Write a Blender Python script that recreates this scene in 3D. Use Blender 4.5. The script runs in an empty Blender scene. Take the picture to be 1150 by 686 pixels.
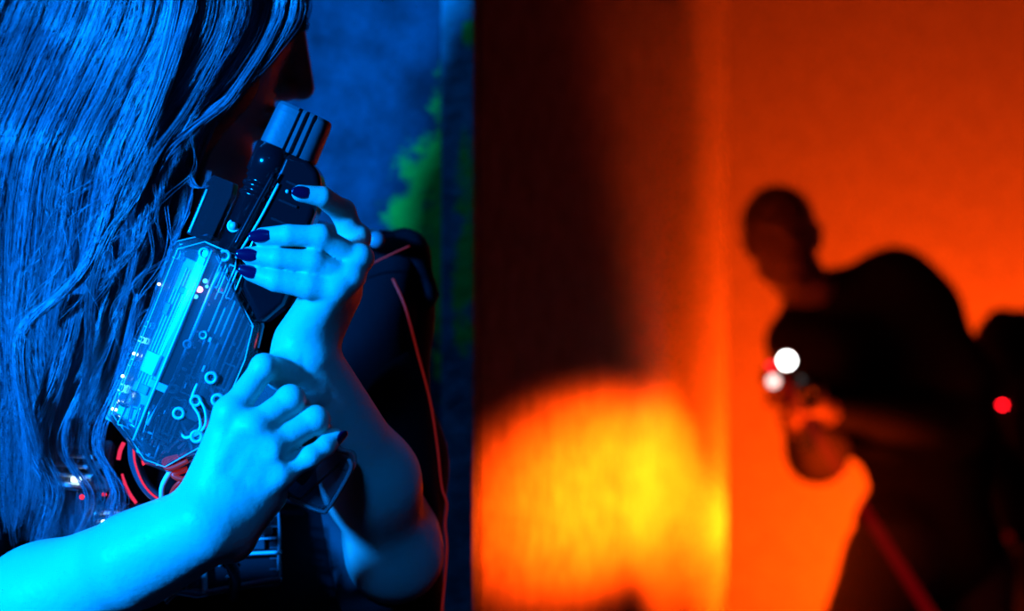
import bpy, bmesh, math, random
import numpy as np
from mathutils import Vector, Matrix, Euler

# ------------------------------------------------------------------ set-up
sc = bpy.context.scene
COL = sc.collection
CAM_Z = 1.40
F = 1150 * 60.0 / 36.0            # focal length in pixels of the 1150 px wide frame
rng = np.random.default_rng(7)
random.seed(7)

def P(px, py, d):
    """world point that lies at distance d in front of the lens"""
    return np.array([(px - 575) / F * d, d, CAM_Z - (py - 343) / F * d])

# ------------------------------------------------------------------ materials
def mat(name, col, rough=.6, metal=0., spec=.5, bump=None, emit=None, estr=0., noise=None, coat=0., sss=0.):
    m = bpy.data.materials.new(name); m.use_nodes = True
    nt = m.node_tree; b = nt.nodes['Principled BSDF']
    b.inputs['Base Color'].default_value = (*col, 1)
    b.inputs['Roughness'].default_value = rough
    b.inputs['Metallic'].default_value = metal
    b.inputs['Specular IOR Level'].default_value = spec
    b.inputs['Coat Weight'].default_value = coat
    if sss:
        b.inputs['Subsurface Weight'].default_value = sss
        b.inputs['Subsurface Radius'].default_value = (.01, .004, .002)
        b.inputs['Subsurface Scale'].default_value = .5
    if emit:
        b.inputs['Emission Color'].default_value = (*emit, 1)
        b.inputs['Emission Strength'].default_value = estr
    tc = nt.nodes.new('ShaderNodeTexCoord')
    if noise:                                   # (scale, amount) : mottled pigment
        n = nt.nodes.new('ShaderNodeTexNoise'); n.inputs['Scale'].default_value = noise[0]; n.inputs['Detail'].default_value = 5
        nt.links.new(tc.outputs['Object'], n.inputs['Vector'])
        mx = nt.nodes.new('ShaderNodeMix'); mx.data_type = 'RGBA'
        mr = nt.nodes.new('ShaderNodeMapRange'); mr.inputs['From Min'].default_value = .3; mr.inputs['From Max'].default_value = .7
        nt.links.new(n.outputs['Fac'], mr.inputs['Value']); nt.links.new(mr.outputs['Result'], mx.inputs['Factor'])
        mx.inputs['A'].default_value = (*[c * (1 - noise[1]) for c in col], 1)
        mx.inputs['B'].default_value = (*[min(1, c * (1 + noise[1])) for c in col], 1)
        nt.links.new(mx.outputs['Result'], b.inputs['Base Color'])
    if bump:                                    # (scale, strength, distance)
        n = nt.nodes.new('ShaderNodeTexNoise'); n.inputs['Scale'].default_value = bump[0]; n.inputs['Detail'].default_value = 6
        nt.links.new(tc.outputs['Object'], n.inputs['Vector'])
        bp = nt.nodes.new('ShaderNodeBump'); bp.inputs['Strength'].default_value = bump[1]; bp.inputs['Distance'].default_value = bump[2]
        nt.links.new(n.outputs['Fac'], bp.inputs['Height']); nt.links.new(bp.outputs['Normal'], b.inputs['Normal'])
    return m

def clear_plastic(name, tint, ior=1.45, rough=.06, haze=0., hazecol=(.8, .85, .9)):
    m = bpy.data.materials.new(name); m.use_nodes = True
    nt = m.node_tree; nt.nodes.clear()
    out = nt.nodes.new('ShaderNodeOutputMaterial')
    tr = nt.nodes.new('ShaderNodeBsdfTransparent'); tr.inputs['Color'].default_value = (*tint, 1)
    gl = nt.nodes.new('ShaderNodeBsdfGlossy'); gl.inputs['Roughness'].default_value = rough
    fr = nt.nodes.new('ShaderNodeFresnel'); fr.inputs['IOR'].default_value = ior
    mx = nt.nodes.new('ShaderNodeMixShader')
    nt.links.new(fr.outputs[0], mx.inputs[0]); nt.links.new(tr.outputs[0], mx.inputs[1]); nt.links.new(gl.outputs[0], mx.inputs[2])
    last = mx
    if haze:
        df = nt.nodes.new('ShaderNodeBsdfDiffuse'); df.inputs['Color'].default_value = (*hazecol, 1)
        m2 = nt.nodes.new('ShaderNodeMixShader'); m2.inputs[0].default_value = haze
        nt.links.new(mx.outputs[0], m2.inputs[1]); nt.links.new(df.outputs[0], m2.inputs[2]); last = m2
    nt.links.new(last.outputs[0], out.inputs[0])
    return m

def emitter(name, col, s):
    m = bpy.data.materials.new(name); m.use_nodes = True
    nt = m.node_tree; nt.nodes.clear()
    out = nt.nodes.new('ShaderNodeOutputMaterial'); e = nt.nodes.new('ShaderNodeEmission')
    e.inputs['Color'].default_value = (*col, 1); e.inputs['Strength'].default_value = s
    nt.links.new(e.outputs[0], out.inputs[0]); return m

M = {}
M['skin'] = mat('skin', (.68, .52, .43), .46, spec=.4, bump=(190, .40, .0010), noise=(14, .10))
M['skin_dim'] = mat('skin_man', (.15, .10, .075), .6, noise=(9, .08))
M['nail'] = mat('nail_polish', (.09, .004, .030), .12, spec=.8, coat=1.)
M['hair'] = mat('light_brown_hair', (.30, .25, .20), .30, spec=.8)
def hair_tone(m):
    nt = m.node_tree; b = nt.nodes['Principled BSDF']
    a = nt.nodes.new('ShaderNodeAttribute'); a.attribute_name = 'tone'
    v = nt.nodes.new('ShaderNodeVectorMath'); v.operation = 'SCALE'; v.inputs[0].default_value = (.30, .215, .27)
    nt.links.new(a.outputs['Fac'], v.inputs['Scale']); nt.links.new(v.outputs[0], b.inputs['Base Color'])
hair_tone(M['hair'])
M['hair_core'] = mat('dark_brown_hair', (.045, .035, .03), .6, spec=.3)
M['lips'] = mat('lips', (.35, .10, .10), .4)
M['eye'] = mat('eye_white', (.7, .7, .7), .2)
M['shirt'] = mat('black_cotton', (.0045, .0045, .006), .9, spec=.12, bump=(160, .4, .001))
M['strap'] = mat('navy_webbing', (.045, .05, .06), .8, spec=.2, bump=(260, .5, .001))
M['jacket'] = mat('dark_jacket', (.013, .011, .010), .95, spec=.02)
M['trousers'] = mat('black_denim', (.012, .012, .016), .9)
M['shoe'] = mat('black_leather', (.01, .01, .01), .5)
M['pad'] = mat('black_foam', (.007, .007, .010), .8, spec=.15, bump=(90, .4, .001))
M['rubber'] = mat('charcoal_rubber', (.075, .08, .09), .5, spec=.45, bump=(300, .3, .0005))
M['blackgloss'] = mat('black_gloss_plastic', (.004, .005, .007), .16, spec=.35)
M['smoke'] = clear_plastic('smoked_plastic', (.42, .46, .52), 1.5, .1, .05, (.25, .3, .35))
M['clear'] = clear_plastic('clear_plastic', (.93, .95, .97), 1.42, .10, .05)
M['clear2'] = clear_plastic('clear_thick_plastic', (.9, .93, .96), 1.6, .14, .10)
M['frost'] = mat('frosted_rib', (.55, .6, .62), .3, spec=.8)
M['rim'] = mat('grey_translucent_edge', (.12, .14, .16), .3, spec=.6)
M['board'] = mat('pale_circuit_board', (.19, .22, .23), .42, spec=.6, noise=(60, .2))
M['board_dark'] = mat('dark_circuit_board', (.02, .05, .04), .4, spec=.5, noise=(60, .4))
M['chip'] = mat('black_chip', (.02, .02, .02), .35)
M['white'] = mat('white_plastic', (.72, .74, .74), .35, spec=.6)
M['metal'] = mat('tinned_metal', (.7, .72, .74), .22, metal=1.)
M['wirewhite'] = mat('white_wire', (.75, .76, .76), .4)
M['wirered'] = mat('red_wire', (.8, .02, .01), .45, emit=(1, .03, .02), estr=.16)  # wire carries its own faint red glow
M['cable'] = mat('dark_cable', (.05, .055, .07), .3, spec=.7)
M['rim_red'] = mat('red_rim_glow', (.5, .03, .02), .6, spec=.2, emit=(1, .035, .02), estr=.11)  # self-lit red standing in for rim light
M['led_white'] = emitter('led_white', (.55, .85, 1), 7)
M['cyan_glow'] = emitter('cyan_glow', (.05, .5, 1), 3.0)
M['led_pink'] = emitter('led_pink', (1, .25, .45), 6)
M['led_red'] = emitter('led_red', (1, .02, .05), 2.2)
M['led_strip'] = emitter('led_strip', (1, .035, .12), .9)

# ------------------------------------------------------------------ object helpers
def tag(o, label=None, cat=None, group=None, kind=None):
    if label: o['label'] = label
    if cat: o['category'] = cat
    if group: o['group'] = group
    if kind: o['kind'] = kind
    return o

def empty(name, loc=(0, 0, 0), rot=(0, 0, 0)):
    o = bpy.data.objects.new(name, None); COL.objects.link(o)
    o.location = loc; o.rotation_euler = rot; o.empty_display_size = .05
    return o

def link(name, me, m, parent=None):
    o = bpy.data.objects.new(name, me); COL.objects.link(o)
    if m is not None and not me.materials: me.materials.append(m)
    if parent is not None: o.parent = parent
    return o

def raw(name, V, Fq, m, parent=None, smooth=True):
    me = bpy.data.meshes.new(name)
    V = np.asarray(V, np.float32); Fq = np.asarray(Fq, np.int32)
    me.vertices.add(len(V)); me.vertices.foreach_set('co', V.ravel())
    n = Fq.shape[1]
    me.loops.add(Fq.size); me.loops.foreach_set('vertex_index', Fq.ravel())
    me.polygons.add(len(Fq)); me.polygons.foreach_set('loop_start', np.arange(0, Fq.size, n, dtype=np.int32))
    try: me.polygons.foreach_set('loop_total', np.full(len(Fq), n, np.int32))
    except Exception: pass
    me.polygons.foreach_set('use_smooth', np.full(len(Fq), smooth))
    me.update(calc_edges=True)
    return link(name, me, m, parent)

def bm_obj(name, bm, m, parent=None, smooth=False, bevel=0., seg=2):
    me = bpy.data.meshes.new(name)
    bmesh.ops.recalc_face_normals(bm, faces=bm.faces)
    bm.to_mesh(me); bm.free()
    if smooth:
        for p in me.polygons: p.use_smooth = True
    o = link(name, me, m, parent)
    if bevel:
        b = o.modifiers.new('bevel', 'BEVEL'); b.width = bevel; b.segments = seg; b.limit_method = 'ANGLE'
        b.angle_limit = math.radians(35)
        for p in me.polygons: p.use_smooth = True
        try:
            b.harden_normals = True
        except Exception: pass
    return o

def add_box(bm, c, s, rot=None):
    r = bmesh.ops.create_cube(bm, size=1)
    for v in r['verts']:
        q = Vector((v.co.x * s[0], v.co.y * s[1], v.co.z * s[2]))
        if rot is not None: q = rot @ q
        v.co = q + Vector(c)

def add_prism(bm, poly, y0, y1):
    """poly: list of (x,z); extruded along y"""
    a = [bm.verts.new((x, y0, z)) for x, z in poly]; b = [bm.verts.new((x, y1, z)) for x, z in poly]
    bm.faces.new(a); bm.faces.new(b[::-1]); n = len(poly)
    for i in range(n):
        bm.faces.new((a[i], b[i], b[(i + 1) % n], a[(i + 1) % n]))

def add_lathe(bm, prof, origin=(0, 0, 0), axis=(0, 0, 1), n=28, scale=(1, 1), cap=True):
    """prof: list of (t, r) along axis"""
    ax = Vector(axis).normalized(); q = ax.to_track_quat('Z', 'Y')
    rings = []
    for t, r in prof:
        rings.append([bm.verts.new(Vector(origin) + q @ Vector((r * scale[0] * math.cos(2 * math.pi * i / n), r * scale[1] * math.sin(2 * math.pi * i / n), t))) for i in range(n)])
    for a, b in zip(rings, rings[1:]):
        for i in range(n):
            bm.faces.new((a[i], a[(i + 1) % n], b[(i + 1) % n], b[i]))
    if cap:
        bm.faces.new(rings[0][::-1]); bm.faces.new(rings[-1])

def smooth_path(pts, n=24):
    pts = [np.array(p, float) for p in pts]
    Q = [2 * pts[0] - pts[1]] + pts + [2 * pts[-1] - pts[-2]]
    out = []
    segs = len(pts) - 1
    for k in range(n):
        t = k / (n - 1) * segs; i = min(int(t), segs - 1); f = t - i
        a, b, c, d = Q[i:i + 4]
        out.append(.5 * ((2 * b) + (c - a) * f + (2 * a - 5 * b + 4 * c - d) * f * f + (3 * b - a - 3 * c + d) * f ** 3))
    return np.array(out)

def tube(name, pts, r, m, parent=None, n=24, sides=10, flat=None, smooth=True):
    """one tube mesh following pts; r number or list"""
    C = smooth_path(pts, n)
    T = np.gradient(C, axis=0); T /= np.linalg.norm(T, axis=1)[:, None] + 1e-12
    up = np.array([0.1, 1., .13]); up /= np.linalg.norm(up)
    A = np.cross(T, up); A /= np.linalg.norm(A, axis=1)[:, None] + 1e-12
    B = np.cross(A, T)
    rr = np.interp(np.linspace(0, 1, n), np.linspace(0, 1, len(r)), r) if hasattr(r, '__len__') else np.full(n, r)
    fa, fb = flat or (1, 1)
    V = []
    for i in range(n):
        for k in range(sides):
            a = 2 * math.pi * k / sides
            V.append(C[i] + rr[i] * (A[i] * math.cos(a) * fa + B[i] * math.sin(a) * fb))
    me = bpy.data.meshes.new(name)
    Fs = [(i * sides + k, i * sides + (k + 1) % sides, (i + 1) * sides + (k + 1) % sides, (i + 1) * sides + k) for i in range(n - 1) for k in range(sides)]
    Fs.append(tuple(range(sides))[::-1]); Fs.append(tuple((n - 1) * sides + k for k in range(sides)))
    me.from_pydata([tuple(v) for v in V], [], Fs); me.update()
    for p in me.polygons: p.use_smooth = smooth
    return link(name, me, m, parent)

# ------------------------------------------------------------------ implicit sculpting
class Field:
    def __init__(s, lo, hi, h):
        s.lo = np.array(lo, float); s.h = h
        s.n = np.ceil((np.array(hi, float) - s.lo) / h).astype(int) + 1
        s.v = np.full(s.n, .05, np.float32)
    def _box(s, a, b, pad):
        i0 = np.clip(np.floor((np.minimum(a, b) - pad - s.lo) / s.h).astype(int), 0, s.n)
        i1 = np.clip(np.ceil((np.maximum(a, b) + pad - s.lo) / s.h).astype(int) + 1, 0, s.n)
        if np.any(i1 <= i0): return None
        X = [(s.lo[k] + s.h * np.arange(i0[k], i1[k])).astype(np.float32) for k in range(3)]
        g = (X[0][:, None, None], X[1][None, :, None], X[2][None, None, :])
        return (slice(i0[0], i1[0]), slice(i0[1], i1[1]), slice(i0[2], i1[2])), g
    def _mix(s, sl, d, k, sub=False):
        v = s.v[sl]
        if sub:
            h = np.maximum(k - np.abs(v + d), 0) / max(k, 1e-6)
            s.v[sl] = np.maximum(v, -d) + h * h * k * .25
        else:
            h = np.maximum(k - np.abs(v - d), 0) / max(k, 1e-6)
            s.v[sl] = np.minimum(v, d) - h * h * k * .25
    def cone(s, a, b, ra, rb, k=.008, sub=False):
        a = np.array(a, float); b = np.array(b, float)
        r = s._box(a, b, max(ra, rb) + k + 3 * s.h)
        if r is None: return
        sl, g = r; ab = b - a; L = ab @ ab + 1e-12
        t = ((g[0] - a[0]) * ab[0] + (g[1] - a[1]) * ab[1] + (g[2] - a[2]) * ab[2]) / L
        t = np.clip(t, 0, 1)
        d = np.sqrt((g[0] - a[0] - t * ab[0]) ** 2 + (g[1] - a[1] - t * ab[1]) ** 2 + (g[2] - a[2] - t * ab[2]) ** 2) - (ra + (rb - ra) * t)
        s._mix(sl, d.astype(np.float32), k, sub)
    def chain(s, pts, rs, k=.004):
        for i in range(len(pts) - 1): s.cone(pts[i], pts[i + 1], rs[i], rs[i + 1], k)
    def ell(s, c, rad, k=.01, R=None, sub=False):
        c = np.array(c, float); rad = np.array(rad, float); m = rad.max()
        r = s._box(c, c, m + k + 3 * s.h)
        if r is None: return
        sl, g = r; q = [g[0] - c[0], g[1] - c[1], g[2] - c[2]]
        if R is not None:
            R = np.array(R)                       # columns = local axes in world
            q = [q[0] * R[0, j] + q[1] * R[1, j] + q[2] * R[2, j] for j in range(3)]
        k0 = np.sqrt(sum((q[j] / rad[j]) ** 2 for j in range(3)))
        k1 = np.sqrt(sum((q[j] / rad[j] ** 2) ** 2 for j in range(3))) + 1e-9
        s._mix(sl, (k0 * (k0 - 1) / k1).astype(np.float32), k, sub)
    def mesh(s, name, m, parent=None, relax=2):
        v = s.v; ins = v < 0
        c = [ins[i:ins.shape[0] - 1 + i, j:ins.shape[1] - 1 + j, k:ins.shape[2] - 1 + k] for i in (0, 1) for j in (0, 1) for k in (0, 1)]
        cnt = sum(x.astype(np.uint8) for x in c)
        act = (cnt > 0) & (cnt < 8)
        I = np.argwhere(act)
        idm = np.full(act.shape, -1, np.int32); idm[act] = np.arange(len(I))
        off = np.array([(i, j, k) for i in (0, 1) for j in (0, 1) for k in (0, 1)])
        cv = np.stack([v[I[:, 0] + o[0], I[:, 1] + o[1], I[:, 2] + o[2]] for o in off], 1)
        edges = [(a, b) for a in range(8) for b in range(a + 1, 8) if np.abs(off[a] - off[b]).sum() == 1]
        acc = np.zeros((len(I), 3)); w = np.zeros(len(I))
        for a, b in edges:
            x = (cv[:, a] < 0) != (cv[:, b] < 0)
            t = cv[:, a] / (cv[:, a] - cv[:, b] + 1e-20)
            p = off[a] + t[:, None] * (off[b] - off[a])
            acc[x] += p[x]; w[x] += 1
        V = s.lo + s.h * (I + acc / w[:, None])
        quads = []
        for ax in range(3):
            u, q = [(1, 2), (2, 0), (0, 1)][ax]
            sl0 = [slice(None)] * 3; sl1 = [slice(None)] * 3
            sl0[ax] = slice(0, -1); sl1[ax] = slice(1, None)
            a = ins[tuple(sl0)]; b = ins[tuple(sl1)]
            E = np.argwhere(a != b)
            E = E[(E[:, u] > 0) & (E[:, q] > 0) & (E[:, u] < s.n[u] - 1) & (E[:, q] < s.n[q] - 1)]
            if not len(E): continue
            flip = ins[E[:, 0], E[:, 1], E[:, 2]]
            def cell(du, dq):
                K = E.copy(); K[:, u] += du; K[:, q] += dq
                return idm[K[:, 0], K[:, 1], K[:, 2]]
            Q = np.stack([cell(-1, -1), cell(0, -1), cell(0, 0), cell(-1, 0)], 1)
            Q[~flip] = Q[~flip][:, ::-1]
            quads.append(Q)
        Q = np.concatenate(quads); Q = Q[(Q >= 0).all(1)]
        for _ in range(relax):                    # light relaxation along the surface
            S = np.zeros_like(V); W = np.zeros(len(V))
            for i in range(4):
                j = (i + 1) % 4
                for kk in range(3):
                    S[:, kk] += np.bincount(Q[:, i], V[Q[:, j], kk], len(V)) + np.bincount(Q[:, j], V[Q[:, i], kk], len(V))
                W += np.bincount(Q[:, i], minlength=len(V)) + np.bincount(Q[:, j], minlength=len(V))
            ok = W > 0
            V[ok] = V[ok] * .5 + .5 * S[ok] / W[ok, None]
        return raw(name, V, Q, m, parent)

# ------------------------------------------------------------------ room
def structure(name, bm, m, bevel=0.):
    o = bm_obj(name, bm, m, None, bevel=bevel); o['kind'] = 'structure'; return o

def wall_material(name, base, green=False, rng_=.45):
    m = bpy.data.materials.new(name); m.use_nodes = True; nt = m.node_tree; N = nt.nodes; L = nt.links
    b = N['Principled BSDF']; b.inputs['Roughness'].default_value = .75; b.inputs['Specular IOR Level'].default_value = .2
    g = N.new('ShaderNodeNewGeometry')
    def noise(s, det=5, rough=.6, vec=None):
        n = N.new('ShaderNodeTexNoise'); n.inputs['Scale'].default_value = s; n.inputs['Detail'].default_value = det
        n.inputs['Roughness'].default_value = rough; L.new(vec or g.outputs['Position'], n.inputs['Vector']); return n
    n1 = noise(26, 6, .7)
    mr = N.new('ShaderNodeMapRange'); mr.inputs['From Min'].default_value = .34; mr.inputs['From Max'].default_value = .66
    mr.inputs['To Min'].default_value = 1 - rng_; mr.inputs['To Max'].default_value = 1 + rng_
    L.new(n1.outputs['Fac'], mr.inputs['Value'])
    vm = N.new('ShaderNodeVectorMath'); vm.operation = 'SCALE'; vm.inputs[0].default_value = base
    L.new(mr.outputs['Result'], vm.inputs['Scale'])
    col = vm.outputs[0]
    if green:                                   # splashes of green paint near the end of the wall
        sep = N.new('ShaderNodeSeparateXYZ'); L.new(g.outputs['Position'], sep.inputs[0])
        def blob(cx, cz, rx, rz):
            def term(o, c, r):
                a = N.new('ShaderNodeMath'); a.operation = 'SUBTRACT'; a.inputs[1].default_value = c; L.new(o, a.inputs[0])
                d = N.new('ShaderNodeMath'); d.operation = 'DIVIDE'; d.inputs[1].default_value = r; L.new(a.outputs[0], d.inputs[0])
                e = N.new('ShaderNodeMath'); e.operation = 'POWER'; e.inputs[1].default_value = 2; L.new(d.outputs[0], e.inputs[0]); return e
            x = term(sep.outputs['X'], cx, rx); z = term(sep.outputs['Z'], cz, rz)
            s_ = N.new('ShaderNodeMath'); s_.operation = 'ADD'; L.new(x.outputs[0], s_.inputs[0]); L.new(z.outputs[0], s_.inputs[1])
            q = N.new('ShaderNodeMath'); q.operation = 'SUBTRACT'; q.inputs[0].default_value = 1; L.new(s_.outputs[0], q.inputs[1]); return q.outputs[0]
        tot = None
        for (cx, cz, rx, rz) in green:
            q = blob(cx, cz, rx, rz)
            if tot is None: tot = q
            else:
                mxn = N.new('ShaderNodeMath'); mxn.operation = 'MAXIMUM'; L.new(tot, mxn.inputs[0]); L.new(q, mxn.inputs[1]); tot = mxn.outputs[0]
        n2 = noise(42, 6, .75)
        a = N.new('ShaderNodeMath'); a.operation = 'MULTIPLY_ADD'; a.inputs[1].default_value = 5.0; a.inputs[2].default_value = -2.6
        L.new(n2.outputs['Fac'], a.inputs[0])
        s2 = N.new('ShaderNodeMath'); s2.operation = 'ADD'; L.new(a.outputs[0], s2.inputs[0]); L.new(tot, s2.inputs[1])
        st = N.new('ShaderNodeMapRange'); st.inputs['From Min'].default_value = -.1; st.inputs['From Max'].default_value = .7
        st.inputs['To Max'].default_value = .95
        L.new(s2.outputs[0], st.inputs['Value'])
        mx = N.new('ShaderNodeMix'); mx.data_type = 'RGBA'; L.new(st.outputs['Result'], mx.inputs['Factor'])
        L.new(col, mx.inputs['A']); mx.inputs['B'].default_value = (.16, .85, .05, 1)
        col = mx.outputs['Result']
    L.new(col, b.inputs['Base Color'])
    n3 = noise(75, 5, .65)
    bp = N.new('ShaderNodeBump'); bp.inputs['Strength'].default_value = .75; bp.inputs['Distance'].default_value = .006
    L.new(n3.outputs['Fac'], bp.inputs['Height']); L.new(bp.outputs['Normal'], b.inputs['Normal'])
    return m

WD = 1.72                                  # distance of the blue partition
xe = (533 - 575) / F * WD                  # its free end
def WZ(py): return CAM_Z - (py - 343) / F * WD
def WX(px): return (px - 575) / F * WD
blue = wall_material('rough_plaster_green_paint', (.06, .062, .085),
                     green=[(WX(492), WZ(215), .045, .075), (WX(470), WZ(250), .035, .045), (WX(505), WZ(330), .025, .12), (WX(515), WZ(180), .03, .10),
                            (WX(470), WZ(368), .03, .03), (WX(527), WZ(300), .012, .20), (WX(490), WZ(290), .03, .05)])
bm = bmesh.new(); add_box(bm, ((-2.2 + xe - .034) / 2, WD + .05, 1.35), (2.2 + xe - .034, .10, 2.7))
structure('wall_left', bm, blue)
trimm = wall_material('post_paint', (.22, .30, .32), green=[(WX(524), WZ(205), .012, .05), (WX(520), WZ(325), .014, .06), (WX(527), WZ(40), .008, .02), (WX(525), WZ(270), .010, .05), (WX(522), WZ(380), .012, .03)])
bm = bmesh.new(); add_box(bm, (xe - .0165, WD + .045, 1.35), (.033, .114, 2.7))
structure('trim_1', bm, trimm, bevel=.003)

# the corridor partition that runs away from the camera, and the back wall
W2a = np.array([xe + .004, WD + .10]); W2b = np.array([(815 - 575) / F * 4.6, 4.6])
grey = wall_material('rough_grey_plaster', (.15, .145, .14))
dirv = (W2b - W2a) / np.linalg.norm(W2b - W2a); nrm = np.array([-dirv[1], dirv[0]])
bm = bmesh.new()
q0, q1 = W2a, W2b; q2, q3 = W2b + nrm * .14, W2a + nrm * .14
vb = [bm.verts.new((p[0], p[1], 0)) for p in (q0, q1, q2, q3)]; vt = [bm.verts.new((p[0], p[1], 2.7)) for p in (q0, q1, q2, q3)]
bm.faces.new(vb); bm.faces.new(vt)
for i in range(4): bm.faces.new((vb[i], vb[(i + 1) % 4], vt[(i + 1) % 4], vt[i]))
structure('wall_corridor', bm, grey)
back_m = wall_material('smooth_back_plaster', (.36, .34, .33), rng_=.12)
bm = bmesh.new(); add_box(bm, (1.3, 5.45, 1.35), (4.8, .1, 2.7)); structure('wall_back', bm, back_m)
bm = bmesh.new(); add_box(bm, (3.55, 2.0, 1.35), (.1, 7.0, 2.7)); structure('wall_right', bm, mat('black_wall_paint', (.02, .02, .02), .9))
floor_m = mat('dark_carpet', (.02, .02, .022), .9, bump=(120, .5, .004))
bm = bmesh.new(); add_box(bm, (.7, 2.0, -.05), (6.2, 7.4, .1)); structure('floor', bm, floor_m)
ceil_m = mat('black_ceiling', (.01, .01, .01), .9)
bm = bmesh.new(); add_box(bm, (.7, 2.0, 2.75), (6.2, 7.4, .1)); structure('ceiling', bm, ceil_m)

# ------------------------------------------------------------------ BLASTER in the woman's hands
G_D = 1.13
gs = G_D / F                                  # metres per photo pixel at the blaster
TH = math.radians(22.6)
gun = empty('laser_tag_blaster', P(220, 400, G_D), (0, TH, 0))
tag(gun, 'transparent plastic laser tag blaster with visible circuits, held upright by the long-haired person', 'laser tag blaster')
def G(u, v, w=0):                             # u along the barrel, v across, w depth in mm
    return Vector((v * gs, w / 1000, u * gs))
def poly(pts): return [(v * gs, u * gs) for u, v in pts]

# body shell : faceted hull with a ridge along the front
out = [(110, -69), (130, -41), (130, 2), (90, 18), (61, 56), (20, 63), (-83, 62), (-131, 22), (-132, -5), (-98, -66)]
def hull(name, outline, ridge, wf, wb, m, parent, bev=.0022, solid=.0016):
    bm = bmesh.new()
    cu = sum(p[0] for p in outline) / len(outline); cv = sum(p[1] for p in outline) / len(outline)
    fr = [bm.verts.new(G(u, v, -4 - 2)) for u, v in outline]; bk = [bm.verts.new(G(u, v, 8)) for u, v in outline]
    f2 = [bm.verts.new(G(cu + (u - cu) * .94, cv + (v - cv) * .88, wf * (.55 if v < ridge else .72))) for u, v in outline]
    b2 = [bm.verts.new(G(cu + (u - cu) * .94, cv + (v - cv) * .88, wb)) for u, v in outline]
    r0 = bm.verts.new(G(cu + 112, ridge, wf)); r1 = bm.verts.new(G(cu - 108, ridge, wf))
    n = len(outline)
    for i in range(n):
        j = (i + 1) % n
        bm.faces.new((fr[i], fr[j], bk[j], bk[i])); bm.faces.new((f2[i], f2[j], fr[j], fr[i])); bm.faces.new((bk[i], bk[j], b2[j], b2[i]))
    bm.faces.new(b2)
    # front cap: fans to the two ridge ends
    for i in range(n):
        j = (i + 1) % n
        a, b = outline[i], outline[j]
        ra = r0 if a[0] > 0 else r1; rb = r0 if b[0] > 0 else r1
        bm.faces.new((f2[i], f2[j], rb)) if ra is rb else bm.faces.new((f2[i], f2[j], rb, ra))
    o = bm_obj(name, bm, m, parent, bevel=bev)
    if solid:
        s = o.modifiers.new('wall', 'SOLIDIFY'); s.thickness = solid
    return o
shell = hull('body_shell', out, -20, -23, 18, M['clear'], gun)
shell['label'] = 'clear plastic body shell'

# front of the shell: pale line along the bevel, and the ridge
sp = []
for (a_, b_) in zip(out, out[1:] + out[:1]):
    sp += [G(a_[0] * (1 - t) + b_[0] * t, a_[1] * (1 - t) + b_[1] * t, 1) for t in (.03, .2, .5, .8, .97)]
tube('shell_seam', sp + [sp[0]], .0011, M['frost'], gun, n=200, sides=6)
cu_ = sum(p[0] for p in out) / len(out); cv_ = sum(p[1] for p in out) / len(out); sp = []
for (a_, b_) in zip(out, out[1:] + out[:1]):
    for t in (.04, .5, .96):
        u_ = a_[0] * (1 - t) + b_[0] * t; v_ = a_[1] * (1 - t) + b_[1] * t
        sp.append(G(cu_ + (u_ - cu_) * .945, cv_ + (v_ - cv_) * .885, -13.2 if v_ < -20 else -16.8))
tube('shell_edge_line', sp + [sp[0]], .00042, M['frost'], gun, n=160, sides=6)  # pale line drawn along the bevel so the shell outline reads
tube('shell_ridge', [G(118, -22, -22.5), G(0, -22, -24), G(-108, -22, -22.5)], .0009, M['frost'], gun, n=20, sides=6)

# circuit boards
rotL = Euler((0, 0, math.radians(-18))).to_matrix()
b1 = bm = bmesh.new(); add_box(bm, (0, 0, 0), (46 * gs, .0014, 202 * gs))
board = bm_obj('circuit_board', bm, M['board'], gun, bevel=.0003); board.location = G(-2, -44, -9); board.rotation_euler = (0, 0, math.radians(-22))
board['label'] = 'pale circuit board'
bm = bmesh.new(); add_box(bm, (0, 0, 0), (74 * gs, .0014, 165 * gs))
board2 = bm_obj('circuit_board', bm, M['board_dark'], gun, bevel=.0003); board2.location = G(-8, 18, 4)
board2['label'] = 'dark circuit board'
def bparts(par, name, items, m, rot=0):
    for (u, v, w, su, sv, sw) in items:
        bm = bmesh.new(); add_box(bm, (0, 0, 0), (sv * gs, sw / 1000, su * gs))
        o = bm_obj(name, bm, m, par, bevel=.0003)
        o.location = (v * gs, w / 1000, u * gs); o.rotation_euler = (0, math.radians(rot), 0)
# long ribs on the pale board
bparts(board, 'track', [(10 + (i % 3) * 6, -16 + i * 4.2, -1.2, 150 - (i % 4) * 14, 1.3, .8) for i in range(8)], M['frost'])
bparts(board, 'connector', [(-22, 4, -2.6, 24, 22, 3.0)], M['white'])
bparts(board, 'chip', [(40, -4, -1.6, 14, 10, 1.8), (-52, 10, -1.6, 10, 12, 1.6), (66, 8, -1.6, 8, 8, 1.6)], M['chip'])
bparts(board, 'capacitor', [(70, -12, -2.2, 6, 6, 3), (-44, -8, -2.2, 6, 6, 3)], M['metal'])
bparts(board2, 'chip', [(-40, -16, -1.8, 18, 14, 2), (36, 14, -1.8, 12, 18, 2), (-66, 20, -1.8, 12, 10, 2)], M['chip'])
bparts(board2, 'resistor', [(-20 + 9 * i, -30 + 5 * (i % 3), -1.4, 3, 6, 1) for i in range(7)], M['white'])

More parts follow.
